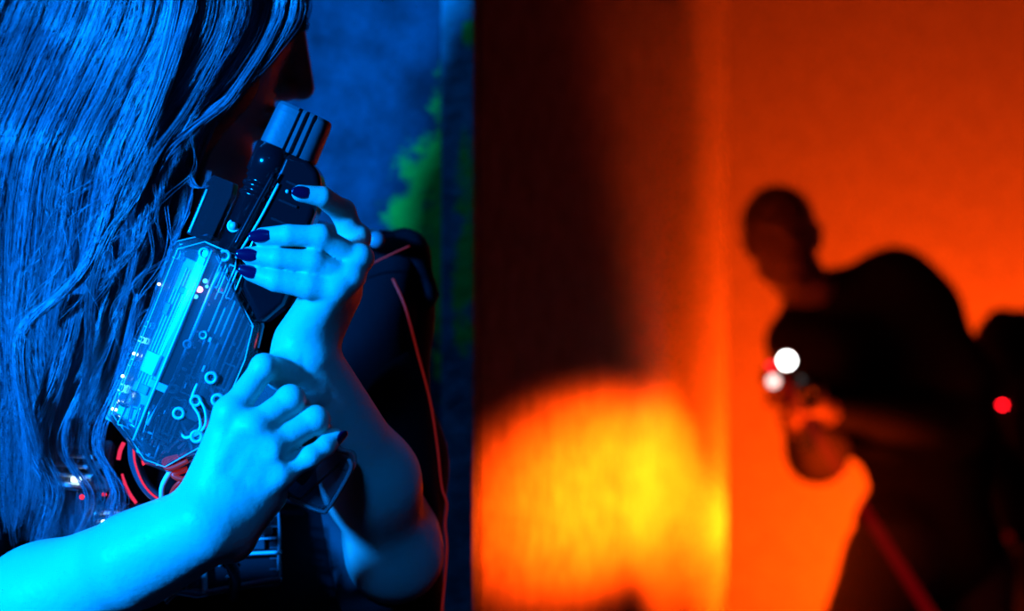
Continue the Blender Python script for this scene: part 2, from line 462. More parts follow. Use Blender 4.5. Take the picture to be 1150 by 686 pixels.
# moulded ribs running the length of the right half
for i in range(7):
    v = 6 + i * 7.2
    u0 = 96 - i * 7 if v < 20 else 82 - (v - 18) * .6
    bm = bmesh.new(); add_box(bm, G((u0 - 32) / 2 + 4, v, -13.5 + i * .9), (2.1 * gs, .0022, (u0 + 30 + (i % 3) * 14) * gs))
    bm_obj('rib', bm, M['frost'], gun, bevel=.0003)
for i in range(4):
    bm = bmesh.new(); add_box(bm, G(92 - i * 2, -14 + i * 7, -17), (1.4 * gs, .002, (26 + 6 * i) * gs))
    bm_obj('rib', bm, M['frost'], gun, bevel=.0003)
# a long light bar between the two halves with a glowing lamp
tube('light_pipe', [G(100, -6, -18), G(84, -8, -18), G(62, -8, -18), G(20, -8, -18), G(-30, -8, -18), G(-62, -12, -17), G(-88, -16, -16)], .0014, M['frost'], gun, n=30, sides=8)
def led(name, u, v, w, r, m, parent=None):
    bm = bmesh.new(); add_lathe(bm, [(0, r), (r * .7, r), (r * 1.3, r * .75), (r * 1.55, r * .25)], G(u, v, w), (0, -1, 0), n=14)
    o = bm_obj(name, bm, m, parent or gun, smooth=True); return o
led('lamp', 73, -19, -19.5, .0021, M['led_pink'])['label'] = 'pink indicator lamp'
for u, v, r in ((84, -17, .0016), (64, -20, .0015), (79, -13, .0011)): led('lamp', u, v, -19.5, r, M['cyan_glow'])
# screw bosses
def boss(u, v, w, r):
    bm = bmesh.new(); add_lathe(bm, [(0, r), (.007, r), (.007, r * .55), (.0015, r * .5)], G(u, v, w), (0, -1, 0), n=20, cap=False)
    o = bm_obj('screw_boss', bm, M['frost'], gun, smooth=True)
    bm = bmesh.new(); add_lathe(bm, [(0, r * .5), (.001, r * .5), (.0014, r * .3)], G(u, v, w - 2), (0, -1, 0), n=14)
    bm_obj('screw', bm, M['metal'], o, smooth=True)
for u, v, r in ((118, -8, .0038), (112, -30, .0035), (-12, 30, .0040), (-32, 46, .0042), (-42, 24, .0038), (-62, 12, .0040), (-40, -4, .0030), (12, -8, .0030), (-78, 40, .0042), (28, 4, .0028)):
    boss(u, v, -14, r * 1.05)
# small frames imitate bright glints on the left edge; some glow cyan
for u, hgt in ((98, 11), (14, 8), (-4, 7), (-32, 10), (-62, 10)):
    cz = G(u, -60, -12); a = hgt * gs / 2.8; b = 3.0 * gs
    tube('glint_frame', [cz + Vector((-b, 0, -a)), cz + Vector((b, 0, -a)), cz + Vector((b, 0, a)), cz + Vector((-b * .6, 0, a))], .00045, M['cyan_glow'] if u in (-4, -62) else M['white'], gun, n=24, sides=5)
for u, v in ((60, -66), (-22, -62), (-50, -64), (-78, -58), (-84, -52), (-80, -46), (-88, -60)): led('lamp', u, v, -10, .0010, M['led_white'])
# bottom mechanism : pins, coil springs, brackets
for i in range(4):
    v = -42 + i * 11
    tube('pin', [G(-70, v, -14), G(-96 - 4 * i, v + 4, -14)], .0012, M['metal'], gun, n=6, sides=8)
    tube('pin', [G(-74, v + 4, -11), G(-94 - 5 * i, v + 8, -11)], .0009, M['frost'], gun, n=6, sides=8)
def frame_loop(u, v, su, sv, w, r=.0008, m='frost'):
    c = [(u + su, v - sv), (u + su, v + sv), (u - su, v + sv), (u - su, v - sv), (u + su, v - sv)]
    pts = []
    for a, b in zip(c, c[1:]): pts += [G(*a, w), G(a[0] * .67 + b[0] * .33, a[1] * .67 + b[1] * .33, w), G(a[0] * .33 + b[0] * .67, a[1] * .33 + b[1] * .67, w)]
    pts.append(G(*c[0], w))
    tube('bracket', pts, r, M[m], gun, n=60, sides=6)
frame_loop(-72, 6, 24, 8, -17); frame_loop(-74, 6, 15, 3.5, -17)
frame_loop(-104, 20, 14, 10, -13, .0007, 'clear2'); frame_loop(-108, -6, 12, 10, -13, .0007); frame_loop(-88, -40, 12, 7, -14, .0006)
for i in range(3): frame_loop(98 - i * 3, -6 + 10 * i, 16, 3.2, -18, .0006)
frame_loop(-6, 42, 14, 6, -14, .0006); frame_loop(-30, 10, 10, 6, -16, .0007); frame_loop(-58, 46, 10, 8, -14, .0007)
for a_, b_, w_ in (((-20, 30), (-50, 48), -15), ((-36, 24), (-66, 10), -16), ((-46, 22), (-20, 2), -16), ((-70, 52), (-46, 34), -14), ((-96, 40), (-70, 16), -15)):
    tube('strut', [G(*a_, w_), G((a_[0] + b_[0]) / 2, (a_[1] + b_[1]) / 2 + 2, w_ - .5), G(*b_, w_)], .0011, M['frost'], gun, n=10, sides=6)
bm = bmesh.new(); add_box(bm, G(-58, 26, -16), (14 * gs, .004, 12 * gs)); bm_obj('connector', bm, M['white'], gun, bevel=.0005)
bm = bmesh.new(); add_box(bm, G(-84, -44, -12), (20 * gs, .003, 12 * gs)); bm_obj('connector', bm, M['white'], gun, bevel=.0005)
bm = bmesh.new(); add_box(bm, G(-44, -22, -14), (22 * gs, .003, 9 * gs)); bm_obj('connector', bm, M['white'], gun, bevel=.0005)
bm = bmesh.new(); add_lathe(bm, [(0, .006), (.004, .0062), (.0045, .005), (.005, .002)], G(-70, -50, -11), (0, -1, 0), n=26); bm_obj('speaker', bm, M['clear2'], gun, smooth=True)
tube('wire', [G(-24, 18, -19), G(-44, 20, -20), G(-56, 34, -20), G(-70, 40, -20), G(-84, 30, -19), G(-80, 20, -18)], .0010, M['wirewhite'], gun, n=34, sides=8)
tube('wire', [G(-36, 24, -20), G(-48, 38, -21), G(-64, 44, -20), G(-80, 36, -19), G(-86, 22, -18)], .0009, M['wirewhite'], gun, n=34, sides=8)
tube('wire', [G(-40, 48, -16), G(-62, 58, -14), G(-84, 52, -12)], .0009, M['wirewhite'], gun, n=24, sides=8)
tube('wire', [G(-58, 42, -16), G(-64, 46, -17), G(-62, 52, -16)], .0013, M['wirered'], gun, n=16, sides=8)
for a, b in (((-50, 44), (-112, 10)), ((-40, 52), (-100, 24)), ((-86, 58), (-122, 14))):
    tube('strut', [G(*a, -12), G(*b, -12)], .0010, M['frost'], gun, n=6, sides=6)
for k in range(34):                           # a crowd of small glinting components at the bottom and along the seam
    while True:
        u = -62 - random.random() * 62; v = -56 + random.random() * 108
        if v > -60 + max(0, (-90 - u)) * 1.75 and v < 54 - max(0, (-80 - u)) * .9: break
    bm = bmesh.new(); add_box(bm, (0, 0, 0), ((2 + 4 * random.random()) * gs, .002, (2 + 5 * random.random()) * gs))
    o = bm_obj('component', bm, M[random.choice(['white', 'metal', 'frost', 'chip'])], gun, bevel=.0002); o.location = G(u, v, -9 - 5 * random.random())
for k in range(12):
    u = -30 + random.random() * 110; v = -12 + random.random() * 60
    bm = bmesh.new(); add_box(bm, (0, 0, 0), ((2 + 3 * random.random()) * gs, .002, (3 + 5 * random.random()) * gs))
    o = bm_obj('component', bm, M[random.choice(['white', 'metal', 'frost', 'chip'])], board2, bevel=.0002); o.location = (G(u, v - 18, -3))

# front assembly: sighting tube, main barrel, shroud, cap
bm = bmesh.new()
add_prism(bm, poly([(124, -60), (178, -60), (183, -56), (183, -61), (196, -57), (196, -32), (183, -29), (124, -31)]), -.010, .008)
bm_obj('sight_tube', bm, M['smoke'], gun, bevel=.0015)
tube('tube_edge', [G(126, -57, -10), G(178, -57, -10)], .0009, M['frost'], gun, n=6, sides=6)
bm = bmesh.new()
prof = [(118, 19), (188, 18.5), (189, 21), (194, 21), (195, 18.5), (199, 18.5), (200, 21), (205, 21), (206, 18.5), (210, 18.5), (211, 21), (216, 20), (217, 23), (251, 23)]
add_lathe(bm, [(t * gs, r * gs) for t, r in prof], (-4 * gs, -.006, 0), (0, 0, 1), n=36)
bm_obj('barrel', bm, M['blackgloss'], gun, smooth=True)
bm = bmesh.new()
add_prism(bm, poly([(60, 56), (92, 20), (128, 8), (250, 8), (252, 34), (244, 52), (226, 62), (196, 66), (150, 66), (120, 74), (92, 74)]), -.017, .017)
bm_obj('shroud', bm, M['blackgloss'], gun, bevel=.005, seg=4)
# raised strips and lamp along the barrel
tube('shroud_strip', [G(224, 8, -20.5), G(180, 3, -20.5), G(130, -2, -20.5)], .0016, M['blackgloss'], gun, n=14, sides=8)
tube('shroud_strip', [G(214, 16, -18), G(170, 12, -18), G(120, 4, -18)], .0010, M['frost'], gun, n=14, sides=6)
led('lamp', 152, -12, -17.5, .0027, M['frost'])
tube('lamp_ring', [G(152 + 6 * math.cos(a), -12 + 6 * math.sin(a), -18) for a in np.linspace(math.pi * .55, math.pi * 1.75, 9)], .0009, M['white'], gun, n=20, sides=6)
for k in range(5):
    bm = bmesh.new(); add_box(bm, G(132 + 22 * k, 34, -17.6), (22 * gs, .0016, 3 * gs)); bm_obj('vent_slot', bm, M['smoke'], gun, bevel=.0004)
led('lamp', 210, 28, -17, .0013, M['frost']); led('lamp', 214, 36, -17, .0010, M['frost'])
led('highlight_lamp', 236, 2, -18, .0020, M['frost']) if False else None
# muzzle cap: faceted ring with slots
bm = bmesh.new(); n = 40; rr = 33 * gs
prof = []
def capr(a):                                   # rounded square section with grooves on the front
    c, s_ = math.cos(a), math.sin(a)
    base = (abs(c) ** 3.6 + abs(s_) ** 3.6) ** (-1 / 3.6)
    return rr * base
N_ = 160
groove = [(-.06, .05), (.20, .05), (.47, .05)]
def section(z, k):
    vs = []
    for i in range(N_):
        a = 2 * math.pi * i / N_; r = capr(a) * k
        x = r * math.cos(a); y = r * math.sin(a) * .80
        if y < 0:
            for gx, gw in groove:
                if abs(x / rr - gx) < gw and k > .8: y *= .80
        vs.append(bm.verts.new((x + 2 * gs, y - .002, z * gs)))
    return vs
rings = [section(z, k) for z, k in ((250, .80), (250, .96), (252, 1.0), (270, .985), (290, .97), (297, .95), (300.5, .90), (301, .72), (293, .68), (286, .66))]
for a, b in zip(rings, rings[1:]):
    for i in range(N_): bm.faces.new((a[i], a[(i + 1) % N_], b[(i + 1) % N_], b[i]))
bm.faces.new(rings[0][::-1]); bm.faces.new(rings[-1])
cap = bm_obj('muzzle_cap', bm, M['rubber'], gun); cap['label'] = 'charcoal grooved muzzle cap'
cap.rotation_euler = (0, math.radians(1.5), 0)
for p in cap.data.polygons: p.use_smooth = False

# grip : clear handle with battery inside, angled down right
bm = bmesh.new()
add_prism(bm, poly([(24, 56), (-33, 190), (-30, 206), (-44, 214), (-100, 206), (-107, 196), (-106, 158), (-62, 50)]), -.012, .012)
grip = bm_obj('grip', bm, M['clear2'], gun, bevel=.004, seg=3); grip['label'] = 'clear grip'
s = grip.modifiers.new('wall', 'SOLIDIFY'); s.thickness = .002
tube('grip_seam', [G(-104, 160, -12), G(-104, 196, -12.5), G(-96, 204, -12.5), G(-50, 210, -12.5), G(-38, 204, -12)], .0014, M['frost'], grip, n=30, sides=6)
bm = bmesh.new(); add_lathe(bm, [(0, .0042), (.012, .0042), (.012, .0028), (.002, .0026)], G(-46, 202, 0), (0, -1, 0), n=22, cap=False)
bm_obj('screw_boss', bm, M['clear2'], grip, smooth=True)
bm = bmesh.new(); add_prism(bm, poly([(0, 70), (-42, 178), (-88, 168), (-60, 70)]), -.006, .006); bm_obj('battery', bm, M['blackgloss'], grip, bevel=.002)
tube('grip_rib', [G(-100, 172, -11), G(-60, 190, -11.5), G(-48, 196, -11)], .0008, M['frost'], grip, n=12, sides=6)
bm = bmesh.new(); add_prism(bm, poly([(36, 60), (30, 84), (8, 96), (2, 90), (18, 74)]), -.004, .004); bm_obj('trigger', bm, M['blackgloss'], gun, bevel=.001)
# red wire cluster at the lower end
tube('wire', [G(-118, 42, -8), G(-130, 30, -10), G(-128, 48, -10), G(-108, 62, -8)], .0020, M['wirered'], gun, n=26, sides=8)
tube('wire', [G(-112, 54, -2), G(-134, 40, -4), G(-150, 34, 0), G(-170, 36, 4)], .0016, M['wirered'], gun, n=26, sides=8)
tube('wire', [G(-108, 40, -14), G(-124, 24, -15), G(-118, 16, -14), G(-108, 28, -14)], .0016, M['wirered'], gun, n=26, sides=8)
tube('wire', [G(-128, 24, -4), G(-150, 22, -2), G(-172, 30, 2)], .0018, M['wirewhite'], gun, n=20, sides=8)

# cable from the blaster to the vest
cb = tube('cable', [P(150, 492, 1.145), P(152, 520, 1.15), P(166, 548, 1.155), P(192, 568, 1.16), P(230, 590, 1.17), P(262, 640, 1.2), P(262, 670, 1.235)], .0042, M['cable'], None, n=44, sides=12)
tag(cb, 'dark glossy cable looping from the clear blaster down behind the forearm', 'cable')
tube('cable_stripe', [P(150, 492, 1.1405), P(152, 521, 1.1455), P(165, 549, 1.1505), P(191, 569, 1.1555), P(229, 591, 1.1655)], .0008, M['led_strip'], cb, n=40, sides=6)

# ------------------------------------------------------------------ WOMAN
person = empty('person', (-.25, 1.33, 0))
tag(person, 'person with long wavy hair in dark top, clutching a clear blaster against the cheek', 'person')
def to_parent(o, par):
    o.parent = par; o.matrix_parent_inverse = Matrix.Translation(par.location).inverted() if par.rotation_euler.x == 0 else par.matrix_world.inverted()
    return o

H = .0014
f = Field((-.50, .98, 1.08), (.02, 1.50, 1.80), H)
# --- right forearm and hand (nearest)
sR = P(-60, 330, 1.34); eR = P(-50, 722, 1.20); wR = P(232, 588, 1.085)
f.cone(sR, eR, .046, .040, .02)
mid = eR * .62 + wR * .38 + np.array([0, 0, -.002])
f.chain([eR, mid, wR], [.040, .0375, .0235], .02)
f.cone(P(150, 630, 1.105), wR, .031, .0235, .01)
hd = 1.083
MC = {'i': P(259, 464, hd), 'm': P(284, 482, hd - .004), 'r': P(303, 503, hd - .003), 'p': P(314, 531, hd + .002)}
palm0 = P(240, 575, 1.088)
for key, r0, r1 in (('i', .017, .0105), ('m', .018, .0108), ('r', .018, .0102), ('p', .0165, .0092)):
    st = palm0 + {'i': P(233, 556, 1.09) - P(240, 575, 1.09), 'm': np.zeros(3), 'r': P(252, 582, 1.09) - P(240, 575, 1.09), 'p': P(262, 590, 1.095) - P(240, 575, 1.09)}[key]
    f.cone(st, MC[key], r0, r1, .010)
f.cone(P(250, 545, 1.092), P(285, 510, 1.094), .017, .014, .012)
f.cone(P(262, 588, 1.10), P(305, 556, 1.10), .013, .010, .012)
# knuckles
for key in 'imrp': f.ell(MC[key] + np.array([0, -.002, 0]), (.0098, .0092, .0098), .006)
# extensor tendons
for key, q in (('i', P(236, 548, 1.0745)), ('m', P(244, 560, 1.0725)), ('r', P(252, 570, 1.0745)), ('p', P(260, 582, 1.080))):
    f.cone(q, MC[key] + np.array([0, -.0062, 0]), .0016, .0026, .004)
RF = {'i': ([MC['i'], P(296, 413, 1.096), P(312, 420, 1.118), P(309, 436, 1.138)], [.0092, .0080, .0072, .0066]),
      'm': ([MC['m'], P(326, 449, 1.092), P(338, 462, 1.114), P(326, 476, 1.138)], [.0100, .0086, .0076, .0068]),
      'r': ([MC['r'], P(354, 472, 1.094), P(361, 487, 1.115), P(346, 500, 1.138)], [.0096, .0084, .0074, .0066]),
      'p': ([MC['p'], P(349, 513, 1.086), P(365, 502, 1.091), P(377, 490, 1.098)], [.0080, .0067, .0062, .0055])}
for key in 'imrp':
    pts, rs = RF[key]; f.chain(pts, rs, .0035)
    if key != 'p': f.ell(pts[1] + np.array([.0005, -.0012, .001]), (rs[1] * 1.04,) * 3, .003)
for a_, b_, r_ in (((274, 500), (260, 528), .0040), ((292, 512), (276, 540), .0046), ((303, 530), (290, 552), .0040)):
    f.cone(P(*a_, 1.0650), P(*b_, 1.0660), r_, r_ * .6, .009, sub=True)
# thumb of the right hand, on the far side of the grip
f.chain([P(240, 545, 1.10), P(262, 500, 1.118), P(290, 470, 1.150), P(318, 470, 1.158)], [.014, .0115, .0098, .0082], .010)
# wrist bone
f.ell(P(262, 612, 1.094), (.010, .009, .010), .010)
# --- left forearm and hand
sL = P(408, 335, 1.36); eL = P(443, 622, 1.262); wL = P(345, 400, 1.128)
f.cone(sL, eL, .040, .033, .02)
f.chain([eL, eL * .6 + wL * .4 + np.array([.006, 0, 0]), wL], [.030, .0315, .0205], .02)
LM = {'i': P(397, 268, 1.134), 'm': P(400, 291, 1.109), 'r': P(390, 312, 1.103), 'p': P(374, 325, 1.100)}
for key, r1 in (('i', .0095), ('m', .0095), ('r', .0092), ('p', .0092)):
    st = {'i': P(352, 385, 1.148), 'm': P(350, 385, 1.14), 'r': P(343, 385, 1.133), 'p': P(335, 382, 1.127)}[key]
    f.cone(st, LM[key], .0145, r1, .008)
f.cone(P(348, 380, 1.132), P(376, 330, 1.128), .017, .016, .01); f.cone(P(378, 318, 1.128), P(386, 300, 1.136), .014, .013, .01)
f.cone(P(328, 392, 1.128), P(352, 345, 1.115), .011, .011, .008)      # heel of the hand
for key in 'imrp': f.ell(LM[key] + np.array([.003, -.001, .001]), (.0088,) * 3, .005)
LF = {'i': ([LM['i'], P(385, 238, 1.128), P(362, 221, 1.104), P(337, 217, 1.0985)], [.0092, .0078, .0068, .0056]),
      'm': ([LM['m'], P(360, 266, 1.0965), P(324, 264, 1.0915), P(294, 266, 1.092)], [.0082, .0074, .0070, .0061]),
      'r': ([LM['r'], P(352, 294, 1.0955), P(312, 290, 1.0915), P(280, 286.5, 1.093)], [.0082, .0072, .0068, .0058]),
      'p': ([LM['p'], P(347, 321, 1.0965), P(310, 315, 1.093), P(282, 306, 1.095)], [.0092, .0082, .0074, .0058])}
for key in 'imrp':
    pts, rs = LF[key]; f.chain(pts, rs, .0012)
    f.ell(pts[1] + np.array([0, -.0002, .0003]), (rs[1] * 1.0,) * 3, .004)
# thumb of the left hand: behind the barrel
f.chain([P(352, 370, 1.15), P(345, 330, 1.172), P(322, 290, 1.172), P(300, 268, 1.170)], [.013, .011, .0095, .008], .008)
# --- head, profile to the right, slightly bowed, turned a little away
hc = P(200, -2, 1.275)
Rh = np.array(Euler((0, math.radians(14), math.radians(12))).to_matrix())   # local +X = face direction
def HL(x, y, z): return hc + Rh @ np.array([x, y, z])
f.ell(HL(-.012, 0, .015), (.094, .074, .092), .01, Rh)
f.ell(HL(.035, 0, -.035), (.055, .058, .085), .03, Rh)
f.cone(HL(.064, 0, -.118), HL(.070, 0, -.112), .018, .014, .02)       # chin
for sgn in (-1, 1):
    f.cone(HL(.060, .012 * sgn, -.115), HL(-.015, .055 * sgn, -.075), .013, .014, .02)   # jaw
    f.ell(HL(.058, .038 * sgn, -.035), (.022, .022, .02), .015, Rh)   # cheek
    f.cone(HL(.085, .012 * sgn, .022), HL(.074, .045 * sgn, .018), .009, .009, .01)   # brow
    f.ell(HL(.088, .030 * sgn, -.002), (.012, .014, .010), .006, Rh, sub=True)        # eye socket
    f.ell(HL(.092, .010 * sgn, -.046), (.009, .008, .007), .005, Rh)  # nostril wing
    f.cone(HL(-.004, .072 * sgn, .000), HL(-.002, .074 * sgn, -.035), .013, .008, .004)  # ear
f.cone(HL(.086, 0, .008), HL(.105, 0, -.040), .008, .0095, .010)      # nose
f.ell(HL(.086, 0, -.068), (.016, .024, .007), .005, Rh)               # upper lip
f.ell(HL(.083, 0, -.080), (.015, .021, .0075), .004, Rh)              # lower lip
# neck and shoulders
base = P(212, 262, 1.345)
f.cone(HL(-.02, 0, -.075), base, .052, .060, .03)
f.cone(base + np.array([0, .0, -.03]), sR, .055, .052, .04); f.cone(base + np.array([0, 0, -.03]), sL, .055, .050, .04)
chest = np.array([-.262, 1.365, 1.30])
f.ell(chest, (.165, .095, .17), .05)
f.ell(np.array([-.262, 1.36, 1.12]), (.135, .09, .16), .05)
body = f.mesh('body', M['skin'], None, relax=2)
body['label'] = 'bare hands, forearms, neck and face'
to_parent(body, person); del f

for sgn in (-1, 1):
    bm = bmesh.new(); bmesh.ops.create_uvsphere(bm, u_segments=20, v_segments=14, radius=.0115, matrix=Matrix.Translation(Vector(HL(.077, .030 * sgn, -.002))))
    to_parent(bm_obj('eye', bm, M['eye'], None, smooth=True), person)

# nails ------------------------------------------------------------
def nail(tip, back, normal, r, L=.0115, shift=.6):
    """a curved almond plate on the finger end; back = previous joint"""
    tip = np.array(tip); ax = tip - np.array(back); ax /= np.linalg.norm(ax)
    nn = np.array(normal, float); nn -= ax * (nn @ ax); nn /= np.linalg.norm(nn)
    sd = np.cross(ax, nn)
    V = []; nu, nv = 12, 10
    for i in range(nu + 1):
        t = i / nu; w = math.sin(math.pi * (.13 + .80 * t)) ** .55
        along = (-L * .45 + L * 1.02 * t)
        for j in range(nv + 1):
            a = (j / nv - .5) * 1.5 * w
            rad = r * (1.04 + .05 * math.sin(math.pi * t)) * (1 - .10 * t * t)
            V.append(tip + ax * along + (nn * math.cos(a) + sd * math.sin(a)) * rad)
    n0 = len(V)
    V += [v - nn * .0011 for v in V]
    Fc = []
    for i in range(nu):
        for j in range(nv):
            a = i * (nv + 1) + j; q = (a, a + 1, a + nv + 2, a + nv + 1)
            Fc.append(q); Fc.append(tuple(n0 + x for x in q[::-1]))
    for j in range(nv):
        for i in (0, nu):
            a = i * (nv + 1) + j; Fc.append((a, a + 1, n0 + a + 1, n0 + a))
    for i in range(nu):
        for j in (0, nv):
            a = i * (nv + 1) + j; b = a + nv + 1; Fc.append((a, b, n0 + b, n0 + a))
    o = raw('fingernail', V, Fc, M['nail'], None); o['label'] = 'dark purple polished fingernail'
    m2 = o.data; bmx = bmesh.new(); bmx.from_mesh(m2); bmesh.ops.recalc_face_normals(bmx, faces=bmx.faces); bmx.to_mesh(m2); bmx.free()
    to_parent(o, person)
for key, nrm_ in (('i', (-.25, -1, .15)), ('m', (-.2, -1, .1)), ('r', (-.2, -1, .05)), ('p', (-.2, -1, .15))):
    pts, rs = LF[key]; nail(pts[3], pts[2], nrm_, rs[3], L=.0135 if key != 'i' else .012)
pts, rs = RF['p']; nail(pts[3], pts[2], (.95, .35, .4), rs[3], L=.011)
for key in 'imr':
    pts, rs = RF[key]; nail(pts[3], pts[2], (.3, 1, -.1), rs[3], L=.011)

# clothing (implicit, coarser)
f = Field((-.56, 1.12, .05), (.10, 1.56, 1.52), .005)
f.cone(base + np.array([.0, .01, -.045]), sR + np.array([0, 0, -.005]), .060, .058, .04); f.cone(base + np.array([0, .01, -.045]), sL + np.array([0, 0, -.005]), .060, .056, .04)
f.ell(chest, (.178, .108, .18), .05); f.ell((-.262, 1.37, 1.12), (.150, .105, .20), .05)
f.cone(sR, sR * .25 + eR * .75, .056, .052, .03)
f.cone(sR * .3 + eR * .7, eR + np.array([-.01, .0, .012]), .052, .050, .02)
f.cone(sL, sL * .14 + eL * .86, .047, .0385, .02)
top = f.mesh('shirt', M['shirt'], None, relax=3); top['label'] = 'black short-sleeved top'; to_parent(top, person)
f = Field((-.52, 1.10, .0), (.04, 1.60, 1.08), .006)
f.ell((-.262, 1.38, .95), (.165, .115, .13), .05)
for s_ in (-1, 1):
    x = -.262 + .085 * s_
    f.cone((x, 1.38, .90), (x, 1.36, .50), .085, .056, .03); f.cone((x, 1.36, .50), (x, 1.39, .09), .056, .042, .02)
tr_ = f.mesh('trousers', M['trousers'], None); to_parent(tr_, person)
for s_ in (-1, 1):
    f = Field((-.262 + .085 * s_ - .08, 1.15, -.01), (-.262 + .085 * s_ + .08, 1.48, .16), .005); x = -.262 + .085 * s_
    f.cone((x, 1.40, .09), (x, 1.39, .045), .045, .040, .02); f.cone((x, 1.40, .04), (x, 1.23, .035), .038, .033, .02)
    to_parent(f.mesh('shoe', M['shoe'], None), person)

# hair ---------------------------------------------------------------
def hairD(x, y):
    """depth of the outer hair surface"""
    if y < 150:
        return 1.172 + max(0, min(1, (y - 20) / 130.)) * (.006 + .030 * max(0, (60 - x) / 120.)) + .055 * (min(abs((x - 205) / 170.), .85 if x < 205 else 9)) ** 2 * min(1, max(0, (150 - y) / 120.))  + .012 * max(0, (-20 - y) / 60.)
    return 1.178 + .030 * max(0, (60 - x) / 120.) ** 1.0 + (.012 if y > 300 else .012 * (y - 150) / 150.)
GUIDES = [
    [(40, -110), (-20, -20), (-60, 80), (-95, 190), (-90, 330), (-75, 450), (-80, 560), (-70, 640)],
    [(80, -120), (45, -20), (5, 80), (-35, 180), (-45, 330), (-35, 450), (-42, 560), (-30, 640)],
    [(115, -125), (88, -10), (48, 80), (8, 180), (0, 300), (8, 420), (-4, 520), (4, 625)],
    [(145, -125), (125, 0), (88, 85), (45, 180), (32, 290), (28, 400), (40, 500), (22, 615)],
    [(175, -125), (160, 10), (125, 95), (85, 180), (70, 280), (52, 390), (72, 490), (48, 610)],
    [(205, -125), (195, 15), (160, 95), (122, 180), (105, 280), (92, 380), (62, 480), (80, 612)],
    [(235, -125), (232, 15), (195, 90), (152, 175), (150, 280), (112, 380), (82, 470), (108, 622)],
    [(260, -125), (268, 5), (232, 82), (180, 160), (176, 270), (132, 380), (96, 470), (62, 600)],
    [(280, -125), (300, 0), (272, 72), (212, 150), (192, 240), (158, 350), (104, 460), (112, 590)],
    [(300, -115), (334, 2), (300, 58), (238, 128), (186, 185), (186, 300), (126, 430), (84, 560)],
]
NP_ = 34
GA = np.array([smooth_path([(a, b) for a, b in g], NP_) for g in GUIDES])     # guides x points x 2
def guide_at(u):
    u = np.clip(u, 0, len(GUIDES) - 1 - 1e-6); i = int(u); fr = u - i
    return GA[i] * (1 - fr) + GA[i + 1] * fr
hairD_v = np.vectorize(hairD)
strands = []; TONES = []
tt = np.linspace(0, 1, NP_)
def add_lock(path, depth, spread, n, wav, ph, tipk=.35, rad=.00020, start=0., end=1.):
    """path NP_x2 in photo px, depth NP_ ; strands gather into a lock"""
    lk = rng.uniform(.38, 1.35)
    for _ in range(n):
        TONES.append(max(.12, lk * rng.uniform(.35, 1.35)))
        a = rng.uniform(0, 2 * math.pi); rr_ = math.sqrt(rng.uniform(0, 1)) * spread
        ex = np.interp(tt, [0, .12, .45, .8, 1], [1.0, 1.0, .9, .7, tipk])
        ox = rr_ * math.cos(a) * ex; od = rr_ * math.sin(a) * ex * .00045
        wob = rng.normal(0, 1, 3)
        fr1 = 2 + abs(rng.normal(0, 1.2)); fr2 = 6 + abs(rng.normal(0, 3))
        dx = wav * np.sin(tt * 9.5 + ph) * np.clip(tt * 1.6 - .15, 0, 1) + (2.4 * np.sin(tt * fr1 * 3 + wob[0] * 3) + 1.1 * np.sin(tt * fr2 * 2.4 + wob[1] * 5)) * np.clip(tt * 2.0, 0, 1)
        dd = .0025 * np.sin(tt * 8 + ph * 1.7) + .0012 * np.sin(tt * fr2 * 2 + wob[2] * 4)
        e = min(1.0, end - abs(rng.normal(0, .05))); 
        te = start + (e - start) * tt
        X = np.interp(te, tt, path[:, 0] + ox + dx); Y = np.interp(te, tt, path[:, 1] + 0 * tt); D = np.interp(te, tt, depth + od + dd)
        W = np.stack([(X - 575) / F * D, D, CAM_Z - (Y - 343) / F * D], 1)
        strands.append((W, rad * rng.uniform(.75, 1.3)))
NL = 330
for k in range(NL):
    u = (k + rng.uniform(0, 1)) / NL * (len(GUIDES) - 1)
    if u < 1 and rng.random() < .5: continue
    layer = rng.random() ** .8
    path = guide_at(u).copy()
    dep = hairD_v(path[:, 0], path[:, 1]) + layer * .020
    n = int(rng.uniform(46, 70))
    add_lock(path, dep, rng.uniform(8, 20), n, rng.uniform(2, 7), rng.uniform(0, 6.3), tipk=rng.uniform(.35, .9), end=rng.uniform(.86, 1.0) if u < 3.6 else rng.uniform(.66, .93))
# deeper filling layer
for k in range(170):
    u = rng.uniform(0, len(GUIDES) - 1.2); path = guide_at(u).copy(); dep = hairD_v(path[:, 0], path[:, 1]) + .026 + rng.uniform(0, .02)
    add_lock(path, dep, 13, 34, 3, rng.uniform(0, 6.3), rad=.00030)
def special(pts, d0, spread, n, rad=.00020, tipk=.3, wav=1.5):
    path = smooth_path(pts, NP_); dep = np.interp(tt, np.linspace(0, 1, len(d0)), d0)
    add_lock(path, dep, spread, n, wav, rng.uniform(0, 6), tipk, rad)
# the lock that swings to the left, curls beside the barrel, loose fly-aways
special([(222, -112), (216, 0), (172, 130), (138, 205), (118, 262), (86, 318), (38, 352), (21, 385), (25, 440), (45, 520)], [1.166, 1.160, 1.166], 8, 150)
special([(205, -112), (196, 10), (160, 140), (128, 215), (104, 285), (70, 330), (33, 362), (17, 400), (28, 470), (35, 560)], [1.164, 1.158, 1.168], 6, 90)
special([(290, -112), (318, 0), (262, 105), (222, 140), (186, 172), (168, 215), (160, 260), (132, 300), (96, 330)], [1.168, 1.160, 1.162], 7, 160)
special([(300, -112), (330, 2), (288, 82), (240, 122), (200, 160), (172, 196), (158, 240), (150, 300), (132, 360)], [1.170, 1.162, 1.164], 6, 140)
special([(262, -112), (258, 20), (214, 118), (176, 170), (150, 222), (120, 270), (104, 330), (100, 400), (88, 470)], [1.162, 1.156, 1.164], 7, 130)
special([(300, 30), (262, 90), (205, 150), (196, 185), (206, 215), (196, 250), (170, 290), (150, 330)], [1.192, 1.180, 1.172], 7, 60)
